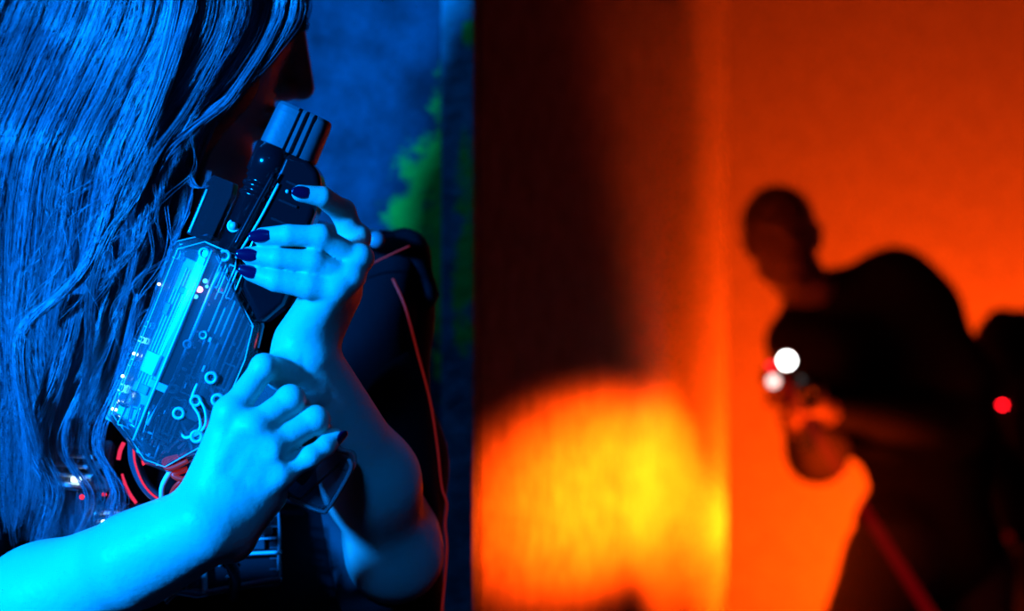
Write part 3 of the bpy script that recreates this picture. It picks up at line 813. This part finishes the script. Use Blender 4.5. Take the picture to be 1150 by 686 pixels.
special([(310, 20), (275, 80), (228, 140), (208, 172), (214, 205), (232, 210), (236, 190)], [1.192, 1.180, 1.172], 3, 16)
special([(305, 25), (265, 90), (215, 150), (192, 190), (186, 230), (160, 262), (142, 290)], [1.192, 1.180, 1.170], 4, 30)
for k in range(26):
    x0 = rng.uniform(60, 230); y0 = rng.uniform(140, 260); L_ = rng.uniform(90, 170); s0 = rng.choice([-1, 1])
    special([(x0, y0), (x0 - 10 + 12 * s0, y0 + L_ * .33), (x0 - 30 - 8 * s0, y0 + L_ * .66), (x0 - 52 + 20 * s0, y0 + L_)], [1.158, 1.154, 1.158], 3, 3, rad=.00016, wav=3)
for k in range(9):                            # strands hanging around the vest front
    x0 = rng.uniform(20, 122)
    special([(x0 + 40, 330), (x0 + 18, 420), (x0 - 8, 500), (x0 + 14, 560), (x0 - 2, 622)], [1.176, 1.180, 1.186], 6, 30, wav=5)
for k in range(7):                             # light curls between hair and barrel
    x0 = rng.uniform(150, 215)
    special([(285, 50), (x0 + 24, 170), (x0 + 8, 240), (x0 - 14, 300), (x0 - 40, 360), (x0 - 70, 430)], [1.192, 1.180, 1.172, 1.172], 5, 24, wav=4)
# small lock at the brow
special([(300, -40), (330, 0), (340, 20), (342, 32), (336, 36)], [1.20, 1.235, 1.26], 3, 40, rad=.00018, tipk=.8, wav=.5)

S = 3
VV = []; FF = []; base_i = 0
ang = np.arange(S) * 2 * math.pi / S
Wall_ = np.array([w for w, _ in strands]); Rall = np.array([r for _, r in strands])
T = np.gradient(Wall_, axis=1); T /= np.linalg.norm(T, axis=2, keepdims=True) + 1e-12
up = np.array([.2, 1., .1]); A = np.cross(T, up); A /= np.linalg.norm(A, axis=2, keepdims=True) + 1e-12; B = np.cross(A, T)
taper = np.interp(tt, [0, .05, .8, 1], [.8, 1, .9, .25])
R_ = Rall[:, None] * taper[None]
V = (Wall_[:, :, None, :] + R_[:, :, None, None] * (A[:, :, None, :] * np.cos(ang)[None, None, :, None] + B[:, :, None, :] * np.sin(ang)[None, None, :, None]))
ns = len(strands); V = V.reshape(-1, 3)
s_i, p_i, k_i = np.meshgrid(np.arange(ns), np.arange(NP_ - 1), np.arange(S), indexing='ij')
b0 = s_i * NP_ * S + p_i * S
Q = np.stack([b0 + k_i, b0 + (k_i + 1) % S, b0 + S + (k_i + 1) % S, b0 + S + k_i], -1).reshape(-1, 4)
hair = raw('hair', V, Q, M['hair'], None); hair['label'] = 'long wavy loose hair'
tone = np.repeat(np.array([t for t in TONES], np.float32), NP_ * S)
at_ = hair.data.attributes.new('tone', 'FLOAT', 'POINT'); at_.data.foreach_set('value', tone)
to_parent(hair, person); print('strands', ns)

# dense under-hair mass so the head and shoulder do not show through
f = Field((-.56, 1.14, 1.14), (-.08, 1.44, 1.80), .005)
f.ell(hc + np.array([-.012, .004, .02]), (.108, .090, .108), .02)
for g in GUIDES[1:8]:
    pp = []
    for (x, y) in g[1:]:
        pp.append(P(x, y, hairD(x, y) + .064))
    rs = [.030, .028, .024, .019, .016, .012, .007][:len(pp)]
    f.chain(pp, rs, .03)
g = f.mesh('hair_underlayer', M['hair_core'], None, relax=2); to_parent(g, person)

# ------------------------------------------------------------------ VEST
vest = empty('laser_tag_vest', (-.25, 1.30, 1.0))
tag(vest, 'black laser tag vest with clear light modules worn over the dark top', 'vest')
def vp(o): return to_parent(o, vest)
# shoulder pads
for (c, rx, lab) in ((P(425, 302, 1.335), .046, 1), (P(-45, 310, 1.335), .052, 2)):
    f = Field(c - .16, c + .16, .004)
    f.cone(c + np.array([-.050, -.005, -.030]), c + np.array([.020, 0, .012]), .026, .020, .015)
    f.cone(c + np.array([.020, 0, .010]), c + np.array([.034, .0, -.020]), .017, .014, .01)
    f.cone(c + np.array([-.05, -.03, -.09]), c + np.array([-.04, 0, -.03]), .022, .024, .02)
    vp(f.mesh('shoulder_pad', M['pad'], None, relax=3))
# chest panel and side panel
f = Field((-.46, 1.14, 1.06), (.02, 1.44, 1.46), .005)
f.ell((-.255, 1.315, 1.235), (.165, .075, .155), .04)
f.cone((-.16, 1.30, 1.33), P(432, 300, 1.335), .045, .030, .03); f.cone((-.36, 1.30, 1.33), P(-30, 320, 1.335), .045, .030, .03)
f.cone(P(412, 360, 1.33), P(436, 520, 1.32), .036, .040, .03); f.cone(P(436, 520, 1.32), P(436, 720, 1.31), .040, .044, .03)
vp(f.mesh('vest_panel', M['pad'], None, relax=3))
vp(tube('red_rim_light', [P(441, 313, 1.290), P(455, 345, 1.284), P(470, 400, 1.278), P(483, 450, 1.274), P(491, 500, 1.272), P(496, 545, 1.272), P(502, 566, 1.270), P(500, 588, 1.270), P(502, 620, 1.268), P(496, 690, 1.278)], .0009, M['rim_red'], None, n=60, sides=6))['label'] = 'thin red rim light drawn as a glowing line'  # rim light on the vest edge, modelled as a thin glowing line
vp(tube('side_strap', [P(382, 560, 1.262), P(396, 610, 1.262), P(414, 690, 1.262)], .021, M['strap'], None, n=14, sides=12, flat=(1, .25)))
vp(tube('collar_rim_light', [P(398, 318, 1.29), P(412, 300, 1.285), P(438, 286, 1.285), P(460, 276, 1.29)], .0006, M['rim_red'], None, n=24, sides=6))  # rim light along the collar, also a glowing line
# small speaker lamp beside the shoulder
for (x, y, r_) in ((404, 266, .0085), (423, 270, .0065)):
    bm = bmesh.new(); add_lathe(bm, [(0, r_), (.006, r_), (.009, r_ * .8), (.010, r_ * .3)], Vector(P(x, y, 1.29)), (0, -1, .1), n=22)
    vp(bm_obj('light_module', bm, M['board'], None, smooth=True))

def module(name, x0, y0, x1, y1, d, m, bev=.004, th=.010, rot=0):
    """box shaped module between photo corners, at distance d"""
    a = P(x0, y1, d); b = P(x1, y0, d); c = (a + b) / 2
    bm = bmesh.new(); add_box(bm, (0, 0, 0), (b[0] - a[0], th, b[2] - a[2]))
    o = bm_obj(name, bm, m, None, bevel=bev, seg=3); o.location = c; o.rotation_euler = (0, math.radians(rot), 0); vp(o); return o
# upper left chest module seen through the hair
c1 = module('chest_module', 58, 492, 128, 552, 1.212, M['clear2'], rot=4)
for k in range(5):
    module('module_bar', 62, 498 + k * 11, 100 + 6 * (k % 2), 503 + k * 11, 1.206, M['white' if k % 2 else 'frost'], .0012, .006, 5)
module('module_lamp', 80, 536, 92, 541, 1.203, M['led_white'], .001, .003)
c2 = module('chest_module', 104, 566, 200, 618, 1.205, M['clear2'], rot=-4)
for k in range(5):
    module('module_bar', 106, 571 + k * 9, 190 - 6 * k, 575 + k * 9, 1.198, M['frost' if k % 2 else 'white'], .0010, .005, -5)
for x in (117, 140): module('module_lamp', x - 3, 584, x + 4, 588, 1.190, M['led_white'], .001, .003)
module('module_bar', 118, 566, 152, 572, 1.194, M['strap'], .0015, .006, -2)
for (x, y) in ((92, 558), (117, 555), (160, 520)):
    bm = bmesh.new(); bmesh.ops.create_icosphere(bm, subdivisions=2, radius=.0017, matrix=Matrix.Translation(Vector(P(x, y, 1.196))))
    vp(bm_obj('indicator_lamp', bm, M['led_red'], None, smooth=True))
vp(tube('light_strip', [P(139, 497, 1.19), P(135, 506, 1.19), P(133, 516, 1.19)], .0015, M['led_strip'], None, n=10, sides=8))
vp(tube('light_strip', [P(137, 532, 1.19), P(143, 550, 1.19), P(153, 565, 1.19)], [.0008, .0015, .0012], M['led_strip'], None, n=14, sides=8))
vp(tube('tube_loop', [P(104, 540, 1.196), P(116, 530, 1.19), P(128, 548, 1.19), P(120, 572, 1.195)], .0028, M['cable'], None, n=20, sides=8))
# lower clear pack with a bright rim, under the forearm
def loop_px(name, pts, d, r, m):
    Q_ = []
    for a, b in zip(pts, pts[1:]):
        for t in (0, .33, .66): Q_.append(P(a[0] * (1 - t) + b[0] * t, a[1] * (1 - t) + b[1] * t, d))
    Q_.append(P(*pts[-1], d)); return vp(tube(name, Q_, r, m, None, n=len(Q_) * 4, sides=8))
module('front_pack', 200, 560, 316, 662, 1.238, M['smoke'], .006, .014, -3)
loop_px('pack_rim', [(233, 624), (316, 620)], 1.226, .0017, M['clear2'])
loop_px('pack_rim', [(234, 624), (229, 632), (230, 665)], 1.226, .0022, M['frost'])
loop_px('pack_rim', [(232, 624), (270, 622), (312, 620)], 1.225, .0012, M['frost'])
loop_px('pack_rim', [(208, 640), (210, 662), (230, 664), (275, 655), (312, 648), (314, 600), (313, 575)], 1.227, .0011, M['rim'])
loop_px('pack_edge', [(233, 666), (275, 658), (316, 650)], 1.224, .0022, M['rim'])
loop_px('pack_rim', [(186, 676), (198, 664), (222, 668), (240, 664)], 1.224, .0022, M['clear2'])
loop_px('pack_rim', [(258, 607), (310, 604)], 1.227, .0008, M['frost'])
module('chip', 276, 600, 298, 617, 1.229, M['strap'], .001, .003); module('chip', 296, 590, 306, 600, 1.229, M['chip'], .001, .003)
for k in range(6): module('pack_rib', 303, 578 + k * 12, 313, 580 + k * 12, 1.229, M['strap'], .0004, .002)
for (x, y, mm) in ((269, 604, 'led_red'), (262, 632, 'frost'), (247, 634, 'board'), (256, 648, 'board')):
    bm = bmesh.new(); bmesh.ops.create_icosphere(bm, subdivisions=2, radius=.0016, matrix=Matrix.Translation(Vector(P(x, y, 1.228))))
    vp(bm_obj('indicator_lamp', bm, M[mm], None, smooth=True))
bm = bmesh.new(); add_lathe(bm, [(0, .008), (.003, .008), (.003, .006), (.001, .0058)], Vector(P(214, 648, 1.229)), (0, -1, 0), n=24); vp(bm_obj('pack_knob', bm, M['smoke'], None, smooth=True))

# ------------------------------------------------------------------ THE TWO PLAYERS BEHIND
def player_man():
    D = 3.9
    r = empty('person', (1.0, 3.95, 0)); tag(r, 'person leaning forward in dark clothes, aiming a blaster with two white lights', 'person')
    q = lambda x, y, dd=0.: P(x, y, D + dd)
    # skin: head, neck, hands, forearms
    f = Field((.45, 3.35, .60), (1.15, 4.25, 1.80), .006)
    hcx = q(879, 268); Rm = np.array(Euler((math.radians(-8), math.radians(-9), 0)).to_matrix())   # faces the camera (-Y)
    L = lambda x, y, z: hcx + Rm @ np.array([x, y, z])
    f.ell(L(0, .01, .025), (.078, .098, .095), .01, Rm); f.ell(L(0, -.02, -.04), (.062, .07, .085), .03, Rm)
    f.cone(L(0, -.075, -.115), L(0, -.06, -.11), .016, .02, .02)
    f.cone(L(0, -.09, .01), L(0, -.115, -.03), .008, .012, .01)
    f.ell(L(0, -.088, -.068), (.026, .012, .007), .004, Rm); f.ell(L(0, -.086, -.080), (.022, .012, .007), .004, Rm)
    for sg in (-1, 1):
        f.ell(L(.032 * sg, -.096, .004), (.016, .012, .010), .006, Rm, sub=True); f.cone(L(.015 * sg, -.094, .022), L(.048 * sg, -.082, .02), .008, .007, .008)
        f.cone(L(.082 * sg, 0, .012), L(.079 * sg, 0, -.03), .014, .009, .004); f.cone(L(.015 * sg, -.06, -.11), L(.055 * sg, .0, -.07), .014, .014, .02)
    f.cone(L(0, .02, -.06), q(925, 345, .06), .058, .066, .03)
    # arms: near arm holds the front of the blaster, far arm the grip
    A = {'s1': q(885, 378, .02), 'e1': q(918, 508, -.10), 'w1': q(885, 452, -.30), 's2': q(1035, 345, .06), 'e2': q(1085, 480, -.05), 'w2': q(925, 462, -.26)}
    f.cone(A['e1'], A['w1'], .036, .026, .02); f.cone(A['e2'], A['w2'], .038, .026, .02); f.cone(A['s2'], A['e2'], .045, .04, .02); f.cone(A['s1'], A['e1'], .045, .04, .02)
    for w, gx, gy in ((A['w1'], 876, 436), (A['w2'], 905, 446)):
        pc = q(gx, gy, -.35); f.cone(w, pc, .024, .028, .02)
        for k in range(4):
            a = pc + np.array([.03, -.02, .020 - .017 * k]); b = a + np.array([-.035, -.030, .002]); c = b + np.array([-.030, .010, 0])
            f.chain([pc + np.array([.01, 0, .02 - .015 * k]), a, b, c], [.012, .0095, .0085, .0075], .003)
        f.chain([pc, pc + np.array([-.03, .005, .03]), pc + np.array([-.03, -.03, .04])], [.014, .011, .009], .004)
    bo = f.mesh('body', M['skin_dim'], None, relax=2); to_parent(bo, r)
    # hair cap
    f = Field(hcx - .17, hcx + .18, .005); f.ell(L(0, .022, .040), (.084, .100, .090), .01, Rm)
    f.ell(L(0, -.10, -.015), (.075, .06, .055), .01, Rm, sub=True); to_parent(f.mesh('hair', M['hair_core'], None), r)
    # jacket and trousers
    f = Field((.40, 3.45, .45), (1.40, 4.35, 1.72), .009)
    f.cone(q(925, 350, .08), q(1010, 322, .08), .085, .088, .05)
    f.cone(q(1000, 320, .08), q(1040, 350, .06), .080, .078, .04)
    f.cone(A['s2'], q(1082, 425, .0), .078, .066, .04); f.cone(q(1082, 425, 0), A['e2'], .066, .060, .04)
    f.cone(A['e2'], q(985, 470, -.16), .060, .050, .03)
    f.cone(q(900, 372, .04), q(925, 350, .08), .062, .085, .05)
    f.cone(q(890, 385, .0), q(908, 460, -.04), .062, .062, .04); f.cone(q(908, 460, -.04), A['e1'], .062, .066, .03); f.cone(A['e1'], q(890, 455, -.24), .064, .036, .03); f.cone(q(935, 400, .0), q(960, 462, .02), .085, .075, .04); f.cone(A['e2'], q(935, 463, -.24), .055, .036, .03)
    f.ell(q(990, 420, .10), (.165, .13, .21), .06); f.ell(q(1045, 520, .12), (.148, .12, .20), .06); f.cone(q(1008, 590, .08), q(1015, 640, .08), .10, .115, .02); f.ell(q(1050, 620, .12), (.165, .13, .15), .06)
    f.cone(q(960, 400, .02), q(985, 490, .05), .07, .06, .05)
    jk = f.mesh('jacket', M['jacket'], None, relax=3); to_parent(jk, r)
    f = Field((.45, 3.35, .0), (1.45, 4.30, 1.0), .012)
    hipL, hipR = q(1006, 630, .06), q(1085, 640, .14)
    kL = np.array([.68, 3.70, .47]); kR = np.array([1.12, 3.95, .48])
    f.cone(hipL, kL, .118, .085, .05); f.cone(kL, (.80, 3.95, .08), .066, .05, .03)
    f.cone(hipR, kR, .105, .07, .05); f.cone(kR, (1.15, 4.15, .08), .066, .05, .03); f.cone(hipL, hipR, .10, .10, .05)
    to_parent(f.mesh('trousers', M['trousers'], None), r)
    for c in ((.80, 3.95), (1.15, 4.15)):
        f = Field((c[0] - .08, c[1] - .26, -.01), (c[0] + .08, c[1] + .10, .17), .006)
        f.cone((c[0], c[1], .10), (c[0], c[1], .05), .05, .045, .02); f.cone((c[0], c[1] + .02, .045), (c[0] - .01, c[1] - .19, .04), .045, .038, .02)
        to_parent(f.mesh('shoe', M['shoe'], None), r)
    # his blaster, pointing at the lens
    g = empty('laser_tag_blaster', q(884, 436, -.42)); tag(g, 'dark blaster with two bright white muzzle lights aimed at the viewer', 'laser tag blaster')
    ax = Vector((-.18, -.95, .10)).normalized()
    o0 = Vector((0, 0, 0))
    def loc(px, py, dd): return Vector(q(px, py, dd)) - g.location
    bm = bmesh.new(); add_lathe(bm, [(0, .030), (.16, .034), (.20, .026), (.30, .024)], loc(905, 450, -.22), (-.16, -1, .12), n=26, scale=(1, 1.3)); bm_obj('body_shell', bm, M['blackgloss'], g, smooth=True)
    bm = bmesh.new(); add_box(bm, loc(912, 478, -.26), (.035, .05, .10), Euler((.3, .25, 0)).to_matrix()); bm_obj('grip', bm, M['blackgloss'], g, bevel=.006)
    for (x, y, rad, mm) in ((884, 405, .0125, 'front_light'), (869, 428, .0105, 'front_light2')):
        bm = bmesh.new(); add_lathe(bm, [(-.10, rad * 1.3), (-.002, rad * 1.45), (.0, rad * 1.35), (-.003, rad * 1.05)], loc(x, y, -.50), (0, -1, .03), n=26, cap=False)
        rg = bm_obj('lamp_housing', bm, M['blackgloss'], g, smooth=True)
        bm = bmesh.new(); add_lathe(bm, [(-.004, rad), (.001, rad * .9), (.003, rad * .4)], loc(x, y, -.50), (0, -1, .03), n=22)
        bm_obj('lamp_lens', bm, M[mm], rg, smooth=True)
    bm = bmesh.new(); add_lathe(bm, [(0, .007), (.004, .006)], loc(866, 411, -.48), (0, -1, 0), n=16); bm_obj('indicator_lamp', bm, M['led_red_dim'], g, smooth=True)
    return r, g
M['front_light'] = emitter('white_lamp', (1, .97, .93), 22)
M['front_light2'] = emitter('pinkish_lamp', (1, .66, .60), 3.2)
M['led_red_dim'] = emitter('dim_red_lamp', (1, .01, .02), 4)
man, manblaster = player_man()

# red laser line leaving his blaster
m = bpy.data.materials.new('laser_light'); m.use_nodes = True; nt = m.node_tree; nt.nodes.clear()
o_ = nt.nodes.new('ShaderNodeOutputMaterial'); e_ = nt.nodes.new('ShaderNodeEmission'); t_ = nt.nodes.new('ShaderNodeBsdfTransparent'); a_ = nt.nodes.new('ShaderNodeAddShader')
e_.inputs['Color'].default_value = (1, .0, .01, 1); e_.inputs['Strength'].default_value = .050
nt.links.new(e_.outputs[0], a_.inputs[0]); nt.links.new(t_.outputs[0], a_.inputs[1]); nt.links.new(a_.outputs[0], o_.inputs[0])
bmn = tube('laser_beam', [P(876, 424, 3.42), P(960, 556, 3.2), P(1045, 690, 3.0), P(1120, 810, 2.85)], .0098, m, None, n=12, sides=10)
tag(bmn, 'dim red laser line running down from the blaster lights across the dark figure', 'laser beam')

# second player, cut by the right edge
D2 = 4.25
r2 = empty('person', (1.42, 4.3, 0)); tag(r2, 'dark figure cut off by the right edge of the view, behind the aiming person', 'person')
q = lambda x, y, dd=0.: P(x, y, D2 + dd)
f = Field((1.00, 4.00, .0), (2.05, 4.62, 1.75), .010)
f.cone(q(1136, 388), q(1290, 376), .088, .09, .05); f.ell(q(1218, 450, .02), (.20, .12, .22), .06); f.ell(q(1205, 590, .02), (.20, .13, .26), .06)
f.cone(q(1132, 392), q(1118, 520, -.02), .072, .058, .04); f.cone(q(1118, 520, -.02), q(1150, 600, -.14), .058, .045, .03); f.cone(q(1298, 384), q(1320, 510), .07, .055, .04)
f.cone(q(1118, 380), q(1122, 356), .030, .022, .03)
to_parent(f.mesh('jacket', M['jacket'], None, relax=3), r2)
f = Field((1.10, 4.10, .0), (2.0, 4.62, .95), .012)
for x in (1.33, 1.55): f.cone((x, 4.3, .85), (x, 4.26, .48), .105, .07, .05); f.cone((x, 4.26, .48), (x, 4.32, .08), .066, .05, .03)
to_parent(f.mesh('trousers', M['trousers'], None), r2)
f = Field((1.28, 4.08, .7), (1.75, 4.56, 1.80), .008)
hx = q(1222, 262)
f.ell(hx + np.array([0, .01, .02]), (.078, .098, .098), .01); f.ell(hx + np.array([0, -.03, -.045]), (.060, .06, .08), .03)
f.cone(hx + np.array([0, -.09, .01]), hx + np.array([0, -.115, -.03]), .008, .012, .01)
for sg in (-1, 1): f.cone(hx + np.array([.08 * sg, 0, .01]), hx + np.array([.077 * sg, 0, -.03]), .013, .009, .004)
f.cone(hx + np.array([0, .02, -.06]), q(1218, 360, .02), .056, .062, .03)
w2 = q(1160, 618, -.18)
f.cone(q(1150, 600, -.14), w2, .03, .025, .01)
for k in range(4):
    a = w2 + np.array([.012 + .0, -.05, .02 - .018 * k]); f.chain([w2, a, a + np.array([.02, -.02, -.01]), a + np.array([.03, .0, -.02])], [.02, .010, .009, .008], .004)
f.chain([w2, w2 + np.array([-.02, -.03, .03]), w2 + np.array([-.01, -.05, .04])], [.018, .011, .009], .004)
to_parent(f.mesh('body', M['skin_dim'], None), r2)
f = Field(hx - .17, hx + .18, .006); f.ell(hx + np.array([0, .022, .038]), (.084, .100, .090), .01); f.ell(hx + np.array([0, -.10, -.01]), (.075, .06, .055), .01, sub=True)
to_parent(f.mesh('hair', M['hair_core'], None), r2)
for x in (1.33, 1.55):
    f = Field((x - .08, 4.04, -.01), (x + .08, 4.44, .17), .006)
    f.cone((x, 4.32, .10), (x, 4.32, .05), .05, .045, .02); f.cone((x, 4.34, .045), (x, 4.13, .04), .045, .038, .02)
    to_parent(f.mesh('shoe', M['shoe'], None), r2)
v2 = empty('laser_tag_vest', (1.42, 4.2, 1.1)); tag(v2, 'dark vest with one glowing red light on the figure at the right edge', 'vest')
c_ = q(1127, 455, -.09)
f = Field((1.10, 4.02, .85), (1.75, 4.40, 1.40), .008)
f.ell(q(1205, 470, -.075), (.17, .06, .18), .03); f.cone(c_ + np.array([.0, .035, 0]), q(1190, 470, -.10), .032, .045, .03)
pv = f.mesh('vest_panel', M['pad'], None); pv.parent = v2; pv.matrix_parent_inverse = Matrix.Translation(v2.location).inverted()
bm = bmesh.new(); add_lathe(bm, [(-.02, .0032), (0, .0032), (.001, .002)], Vector(q(1127, 455, -.105)), (0, -1, 0), n=18)
lo = bm_obj('indicator_lamp', bm, emitter('red_lamp', (1, .005, .012), 26), v2, smooth=True); lo['label'] = 'glowing red light'; lo.matrix_parent_inverse = Matrix.Translation(v2.location).inverted()
bm = bmesh.new(); add_lathe(bm, [(-.01, .009), (0, .009), (.002, .005)], Vector(q(1133, 603, -.17)), (0, -1, 0), n=18)
lo = bm_obj('indicator_lamp', bm, emitter('faint_red_lamp', (1, .01, .01), .08), v2, smooth=True); lo.matrix_parent_inverse = Matrix.Translation(v2.location).inverted()

# ------------------------------------------------------------------ LIGHTS
def spot(name, loc, aim, col, power, angle, blend=.6, size=.05):
    l = bpy.data.lights.new(name, 'SPOT'); l.color = col; l.energy = power; l.spot_size = math.radians(angle); l.spot_blend = blend; l.shadow_soft_size = size
    o = bpy.data.objects.new(name, l); COL.objects.link(o); o.location = loc
    o.rotation_euler = (Vector(aim) - Vector(loc)).to_track_quat('-Z', 'Y').to_euler(); return o
def area(name, loc, aim, col, power, sx, sy, spread=180):
    l = bpy.data.lights.new(name, 'AREA'); l.shape = 'RECTANGLE'; l.size = sx; l.size_y = sy; l.color = col; l.energy = power; l.spread = math.radians(spread)
    o = bpy.data.objects.new(name, l); COL.objects.link(o); o.location = loc
    o.rotation_euler = (Vector(aim) - Vector(loc)).to_track_quat('-Z', 'Y').to_euler(); return o
BLUE = (.0, .215, 1.0)
spot('blue_key', (-1.18, .12, 1.74), (-.2, 1.15, 1.33), BLUE, 600, 60, .8, .08)
spot('blue_fill', (-.22, .0, 1.95), (-.125, 1.15, 1.285), BLUE, 30, 14, 1, .08)  # added spot that brightens the shadowed forearm and grip
area('blue_wall_wash', (-.40, 1.38, 2.35), (-.32, WD, 1.4), BLUE, 2.6, .5, .12)
ORG = (1.0, .055, .0008)
def oval(o, aim, roll, sx, sy):
    o.scale = (sx, sy, 1)
    o.rotation_euler = ((Vector(aim) - o.location).to_track_quat('-Z', 'Y').to_matrix() @ Matrix.Rotation(math.radians(roll), 3, 'Z')).to_euler()
oval(spot('orange_pool', (1.5, 2.3, 1.25), (.3, 3.1, 1.05), ORG, 6000, 96, .95, .03), (.205, 2.84, 1.10), -3, 1, .118)
oval(spot('orange_pool_far', (1.5, 2.3, 1.25), (.3, 3.1, 1.05), ORG, 4000, 48, 1, .03), (.305, 3.38, 1.01), -5, 1, .36)  # extra cone added to stretch the orange pool along the wall
oval(spot('orange_behind', (.92, 4.85, .75), (.47, 4.0, 1.35), ORG, 420, 44, .3, .025), (.264, 4.095, 1.34), 0, 1, 2.9)
oval(spot('orange_behind_low', (.92, 4.85, .75), (.47, 4.0, 1.0), ORG, 330, 46, .9, .025), (.264, 4.095, .93), 0, 1, .42)  # added low cone that carries the pool to the wall's far end
area('orange_back', (1.72, 4.75, .25), (1.5, 5.4, 1.35), ORG, 150, 1.8, .15)

# dim even blue background light added as fill
w = bpy.data.worlds.new('world'); sc.world = w; w.use_nodes = True
w.node_tree.nodes['Background'].inputs[0].default_value = (.02, .05, .25, 1); w.node_tree.nodes['Background'].inputs[1].default_value = .02

# ------------------------------------------------------------------ camera
cam = bpy.data.cameras.new('camera'); co = bpy.data.objects.new('camera', cam); COL.objects.link(co)
co.location = (0, 0, CAM_Z); co.rotation_euler = (math.radians(90), 0, 0)
cam.lens = 60; cam.sensor_width = 36; cam.clip_start = .05
cam.dof.use_dof = True; cam.dof.focus_distance = 1.11; cam.dof.aperture_fstop = 4.0
sc.camera = co
sc.view_settings.view_transform = 'Standard'; sc.view_settings.look = 'None'; sc.view_settings.exposure = 0; sc.view_settings.gamma = 1
sc.view_settings.use_curve_mapping = False
sc.cycles.max_bounces = 8; sc.cycles.transparent_max_bounces = 40; sc.cycles.diffuse_bounces = 3; sc.cycles.glossy_bounces = 3
sc.cycles.sample_clamp_indirect = 4; sc.cycles.caustics_reflective = False; sc.cycles.caustics_refractive = False
sc.cycles.use_denoising = True
